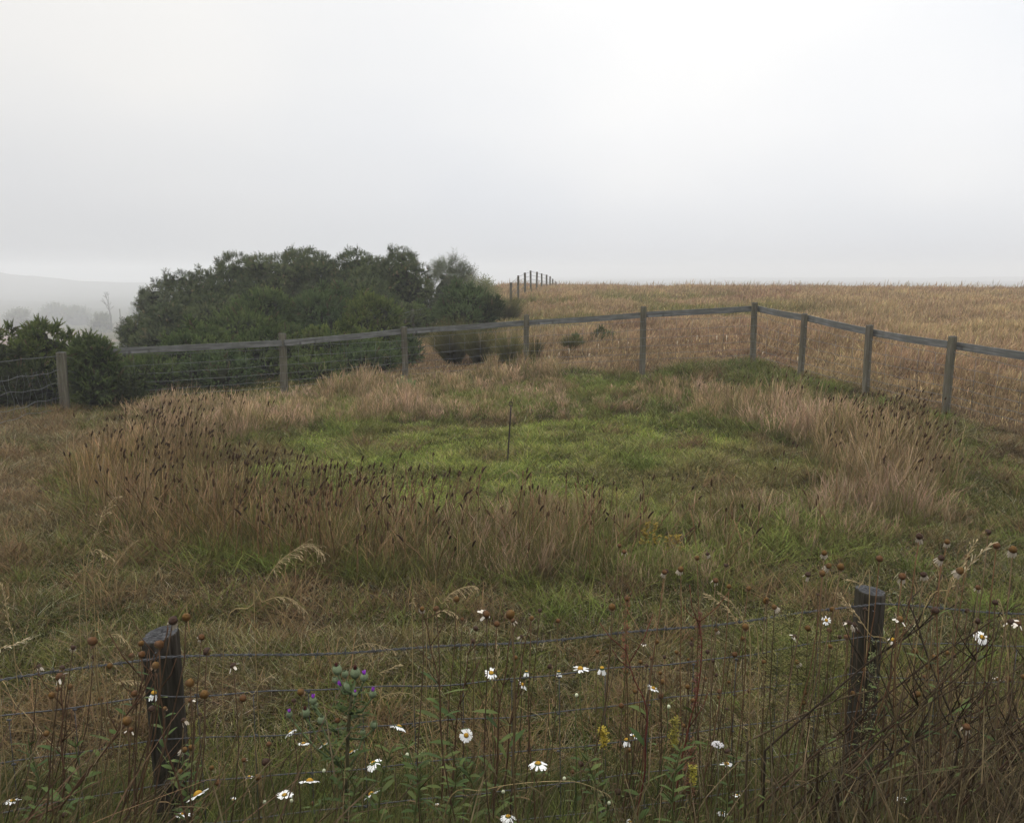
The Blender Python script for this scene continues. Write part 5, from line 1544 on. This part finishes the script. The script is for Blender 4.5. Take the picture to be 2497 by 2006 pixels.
def yarrow():
    head = at(1750, 1815, 2.1); r = random.Random(3)
    pts = stem_to(head - Vector((0, 0, .012)), (.02, 0), r, None, None)
    o = empty('yarrow', pts[0]); tag(o, 'round flat white flower cluster on a straight grey stem', 'flower')
    m = MB(pts[0]); m.tube(pts, np.linspace(.0025, .0016, len(pts)), (.12, .12, .08), 5)
    fl = MB(pts[0])
    for i in range(90):
        a = r.uniform(0, 6.28); q = math.sqrt(r.random()) * .0165
        p = head + Vector((q * math.cos(a), q * math.sin(a), .005 * (1 - (q / .0165) ** 2) + r.uniform(-.001, .001)))
        fl.ellipsoid(p, (.0022, .0022, .0016), c=np.array((.62, .60, .60)) * r.uniform(.85, 1.05), nu=6, nv=4)
        if i % 4 == 0: m.tube([pts[-1], p], [.0008, .0006], (.1, .11, .06), 3, cap=False)
    m.build('stem', M_DRY, o); fl.build('flowers', M_PETAL, o)
yarrow()

# tall leafy reddish stems in the middle
def leafy_stem(path, d, label, seed, nl=14, ll=(.05, .10), lw=.016, t0=.0, t1=.6, stemc=(.072, .042, .028), branches=4, group='tall reddish stems with long green leaves'):
    r = random.Random(seed)
    P = [at(a, b, d) for a, b in path]
    p0 = P[0]; g = g1(p0.x, p0.y)
    if p0.z > g: P.insert(0, Vector((p0.x, p0.y, g - .02)))
    o = empty('leafy_stem', P[0]); tag(o, label, 'plant', group)
    m = MB(P[0]); pts = []
    for i in range(len(P) - 1):
        for k in range(4): pts.append(P[i].lerp(P[i + 1], k / 4) + Vector((.003 * math.sin(i * 4 + k), 0, 0)))
    pts.append(P[-1]); n = len(pts)
    m.tube(pts, np.linspace(.0034, .0013, n), stemc, 6)
    for b in range(branches):
        j = r.randrange(int(n * .5), n - 1); s_ = r.choice((-1, 1))
        e = pts[j] + Vector((s_ * r.uniform(.02, .08), r.uniform(-.03, .03), r.uniform(.05, .14)))
        m.tube([pts[j], pts[j].lerp(e, .5) + Vector((s_ * .008, 0, 0)), e], [.0015, .0012, .001], stemc, 4)
    m.build('stem', M_DRY, o)
    m = MB(P[0])
    for i in range(nl):
        t = t0 + (t1 - t0) * (i + r.random()) / nl; j = int(t * (n - 1)); a = r.uniform(-.9, .9) + (math.pi if i % 2 else 0)
        L_ = r.uniform(*ll)
        m.leaf(pts[j], (math.cos(a), math.sin(a) * .7, r.uniform(.4, 1.2)), (-math.sin(a), math.cos(a), r.uniform(-.4, .4)), L_, lw * r.uniform(.7, 1.2), np.array(LEAFC[i % 3]) * r.uniform(.8, 1.25), bend=r.uniform(.1, .5), prof=((0, .2), (.25, .8), (.55, 1), (.8, .6), (1, .04)))
    m.build('leaves', M_LEAF, o)
leafy_stem([(1080, 1990), (1078, 1850), (1075, 1720), (1062, 1620), (1040, 1530), (1033, 1490)], 2.2, 'tall reddish stem with long green leaves, leftmost in the middle', 1, 18)
leafy_stem([(1100, 1990), (1105, 1850), (1120, 1720), (1140, 1620), (1150, 1560)], 2.25, 'tall reddish stem leaning right beside the leftmost leafy one', 2, 12)
leafy_stem([(1205, 1990), (1210, 1850), (1222, 1700), (1240, 1580), (1262, 1510)], 2.2, 'tall reddish leafy stem left of the big yellow centred daisy', 3, 14)
leafy_stem([(1225, 1985), (1235, 1850), (1250, 1740), (1275, 1600), (1295, 1512)], 2.25, 'slim reddish stem rising to an orange seed head in the middle', 4, 10)
leafy_stem([(1555, 2000), (1570, 1880), (1580, 1760), (1566, 1690), (1535, 1630), (1525, 1570)], 2.1, 'branching dark red stem with brown seed heads right of the middle', 5, 8, stemc=(.09, .03, .025))
leafy_stem([(1640, 2000), (1660, 1850), (1700, 1700), (1712, 1560), (1705, 1500)], 2.1, 'thick red stem standing in the patch of seed heads', 6, 8, stemc=(.095, .035, .026))
leafy_stem([(150, 2000), (155, 1900), (152, 1780), (150, 1700), (158, 1640)], 1.9, 'upright brown stem at the left with a few leaves', 7, 6)
leafy_stem([(60, 2005), (150, 1960), (240, 1850), (300, 1760), (345, 1690), (385, 1600), (410, 1530)], 1.75, 'long dark stem slanting up right across the left post', 8, 12, ll=(.03, .06), lw=.012, t1=.8, branches=6)
leafy_stem([(120, 2005), (200, 1900), (290, 1790), (340, 1700), (350, 1640)], 1.8, 'second long dark stem slanting to the left post', 9, 12, ll=(.03, .06), lw=.012, t1=.8, branches=5)
leafy_stem([(460, 2005), (430, 1900), (400, 1800), (392, 1700), (380, 1640)], 1.85, 'green stem with small leaves climbing in front of the left post', 10, 18, ll=(.03, .05), lw=.014, t1=.9)
leafy_stem([(2110, 1990), (2150, 1850), (2160, 1720), (2175, 1600), (2190, 1530)], 1.85, 'dark stem rising just right of the right post', 11, 8)
leafy_stem([(2270, 2000), (2240, 1850), (2180, 1740), (2145, 1640), (2135, 1560)], 1.8, 'dark bent stem crossing in front of the right post', 12, 10, stemc=(.05, .04, .025))
leafy_stem([(2300, 1990), (2340, 1800), (2250, 1560), (2215, 1470), (2240, 1440)], 1.9, 'dark forked stem in the right thicket', 13, 8, stemc=(.045, .035, .028))

GF = 'long bare stems leaning up to the right in the lower right corner'
rf = random.Random(88)
for i in range(26):
    x0 = rf.uniform(1780, 2330); y0 = rf.uniform(1960, 2010) if i % 3 else rf.uniform(1800, 1950); ln = rf.uniform(330, 640); sl = rf.uniform(.35, .95)
    a_ = math.atan(sl); d_ = rf.uniform(1.55, 2.2)
    leafy_stem([(x0 + ln * t * math.cos(a_), y0 - ln * t * math.sin(a_) - 22 * math.sin(t * 3.1)) for t in (0, .3, .6, .85, 1)], d_, 'long bare dry stem leaning up to the right in the lower right tangle', 500 + i, 5, ll=(.02, .045), lw=.008, t0=.1, t1=.95,
               stemc=rf.choice([(.034, .024, .017), (.060, .045, .030), (.045, .028, .020), (.028, .021, .016)]), branches=5, group=GF)
GG = 'green leafy stems low in the foreground'
for i in range(15):
    x0 = rf.uniform(560, 1780) if i % 4 else rf.uniform(20, 560); yt = rf.uniform(1760, 1930)
    leafy_stem([(x0, 2003), (x0 + rf.uniform(-12, 12), (yt + 2003) / 2), (x0 + rf.uniform(-40, 40), yt)], rf.uniform(1.7, 2.3), 'short green leafy stem standing among the daisies at the bottom', 540 + i, 20, ll=(.025, .06), lw=.012, t0=.25, t1=1.0, stemc=(.06, .075, .03), branches=2, group=GG)

# ------------------------------------------------------------------ dense weeds at the foot of the bank
def tangle():  # dry stem colours are darkened to carry shade along the foot of the view
    r = _rs(61)
    def put(name, label, n, xr, yr, h, lean, az, c0, c1, wd, prof, seed, mat=M_DRY, droop=0., weight=None, z=0.):
        x = xr[0] + (xr[1] - xr[0]) * r.rand(n); y = yr[0] + (yr[1] - yr[0]) * r.rand(n)
        if weight is not None:
            k = r.rand(n) < weight(x, y); x = x[k]; y = y[k]
        k = (np.abs(x / y + .455) > .045) | (y > 2.5) | (r.rand(len(x)) < .2); x = x[k]; y = y[k]
        n = len(x)
        H = h[0] + (h[1] - h[0]) * r.rand(n) ** 1.4
        t = r.rand(n)[:, None]
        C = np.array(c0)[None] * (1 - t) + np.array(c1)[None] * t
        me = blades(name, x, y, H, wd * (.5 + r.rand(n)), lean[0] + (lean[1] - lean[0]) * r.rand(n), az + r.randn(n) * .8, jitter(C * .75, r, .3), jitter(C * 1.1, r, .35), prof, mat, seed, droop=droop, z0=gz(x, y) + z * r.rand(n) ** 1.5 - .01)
        tag(link(name, me), label, 'weeds', kind='stuff')
    edge = lambda x, y: np.clip(sst(.35, .6, fbm(x, y, .35, 3)) + sst(.6, 1.1, x) * .8 + sst(-.8, -1.2, x) * .3, 0, 1)
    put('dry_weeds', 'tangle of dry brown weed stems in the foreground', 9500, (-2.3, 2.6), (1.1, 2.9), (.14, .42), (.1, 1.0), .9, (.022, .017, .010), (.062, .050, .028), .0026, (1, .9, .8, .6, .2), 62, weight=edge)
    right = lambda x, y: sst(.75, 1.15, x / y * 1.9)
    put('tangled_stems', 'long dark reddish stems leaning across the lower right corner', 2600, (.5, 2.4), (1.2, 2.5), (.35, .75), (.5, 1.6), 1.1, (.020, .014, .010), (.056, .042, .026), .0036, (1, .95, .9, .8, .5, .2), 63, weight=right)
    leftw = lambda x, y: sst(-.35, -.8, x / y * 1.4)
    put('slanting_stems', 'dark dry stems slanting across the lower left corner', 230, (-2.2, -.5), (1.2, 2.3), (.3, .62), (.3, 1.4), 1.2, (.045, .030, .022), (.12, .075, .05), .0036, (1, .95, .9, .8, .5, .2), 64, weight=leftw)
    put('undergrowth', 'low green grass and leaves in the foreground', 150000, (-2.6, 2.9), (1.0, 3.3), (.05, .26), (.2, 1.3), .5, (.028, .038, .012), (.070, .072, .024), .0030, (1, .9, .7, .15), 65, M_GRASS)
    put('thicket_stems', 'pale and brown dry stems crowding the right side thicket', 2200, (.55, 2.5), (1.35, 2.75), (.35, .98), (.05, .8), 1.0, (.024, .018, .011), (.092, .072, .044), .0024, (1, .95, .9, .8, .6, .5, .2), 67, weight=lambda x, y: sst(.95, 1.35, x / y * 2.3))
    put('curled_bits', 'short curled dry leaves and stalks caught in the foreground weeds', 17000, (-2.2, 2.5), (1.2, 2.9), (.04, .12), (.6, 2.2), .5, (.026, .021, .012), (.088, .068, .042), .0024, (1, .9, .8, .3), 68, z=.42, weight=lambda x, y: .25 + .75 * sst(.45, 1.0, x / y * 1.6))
    # broad leaves low down
    m = MB(); rr = random.Random(66)
    for i in range(6500):
        x = rr.uniform(-2.2, 2.4); y = rr.uniform(1.15, 2.8)
        if rr.random() > .25 + .75 * float(sst(.45, .62, fbm(x, y, .4, 6))): continue
        z = g1(x, y) + rr.uniform(.02, .22); a = rr.uniform(0, 6.28)
        L_ = rr.uniform(.015, .042); k = rr.random()
        c = np.array(LEAFC[i % 3]) * rr.uniform(.6, 1.1) if k < .75 else (np.array((.16, .11, .03)) if k < .85 else np.array((.10, .06, .035)))
        m.leaf((x, y, z), (math.cos(a), math.sin(a), rr.uniform(.1, 1.1)), (-math.sin(a), math.cos(a), rr.uniform(-.3, .3)), L_, L_ * rr.uniform(.2, .4), c, bend=rr.uniform(.1, .6))
    o = m.build('broad_leaves', M_LEAF); tag(o, 'small green and yellowing leaves scattered through the foreground weeds', 'leaves', kind='stuff')
tangle()

# ------------------------------------------------------------------ mist
def mist():
    m, t, N, L = new_mat('mist')
    o = N('ShaderNodeOutputMaterial'); v = N('ShaderNodeVolumePrincipled')
    v.inputs['Color'].default_value = (.80, .812, .835, 1)
    v.inputs['Density'].default_value = HAZE
    v.inputs['Anisotropy'].default_value = 0.15
    L(v.outputs[0], o.inputs['Volume'])
    zs = [v.co.z for v in bpy.data.objects['ground'].data.vertices]
    ZMIN, ZMAX = min(zs) - 1.0, max(max(zs) + 1.0, 5.2)
    print('zrange', ZMIN, ZMAX)
    x0, y0, z0, z1 = 2350, 2350, ZMIN, ZMAX
    mb = MB()
    mb.add([(-x0, -y0, z0), (x0, -y0, z0), (x0, y0, z0), (-x0, y0, z0), (-x0, -y0, z1), (x0, -y0, z1), (x0, y0, z1), (-x0, y0, z1)], (1, 1, 1),
           [(0, 3, 2, 1), (4, 5, 6, 7), (0, 1, 5, 4), (1, 2, 6, 5), (2, 3, 7, 6), (3, 0, 4, 7)])
    o_ = mb.build('haze', m, smooth=False)
    tag(o_, kind='stuff')
mist()
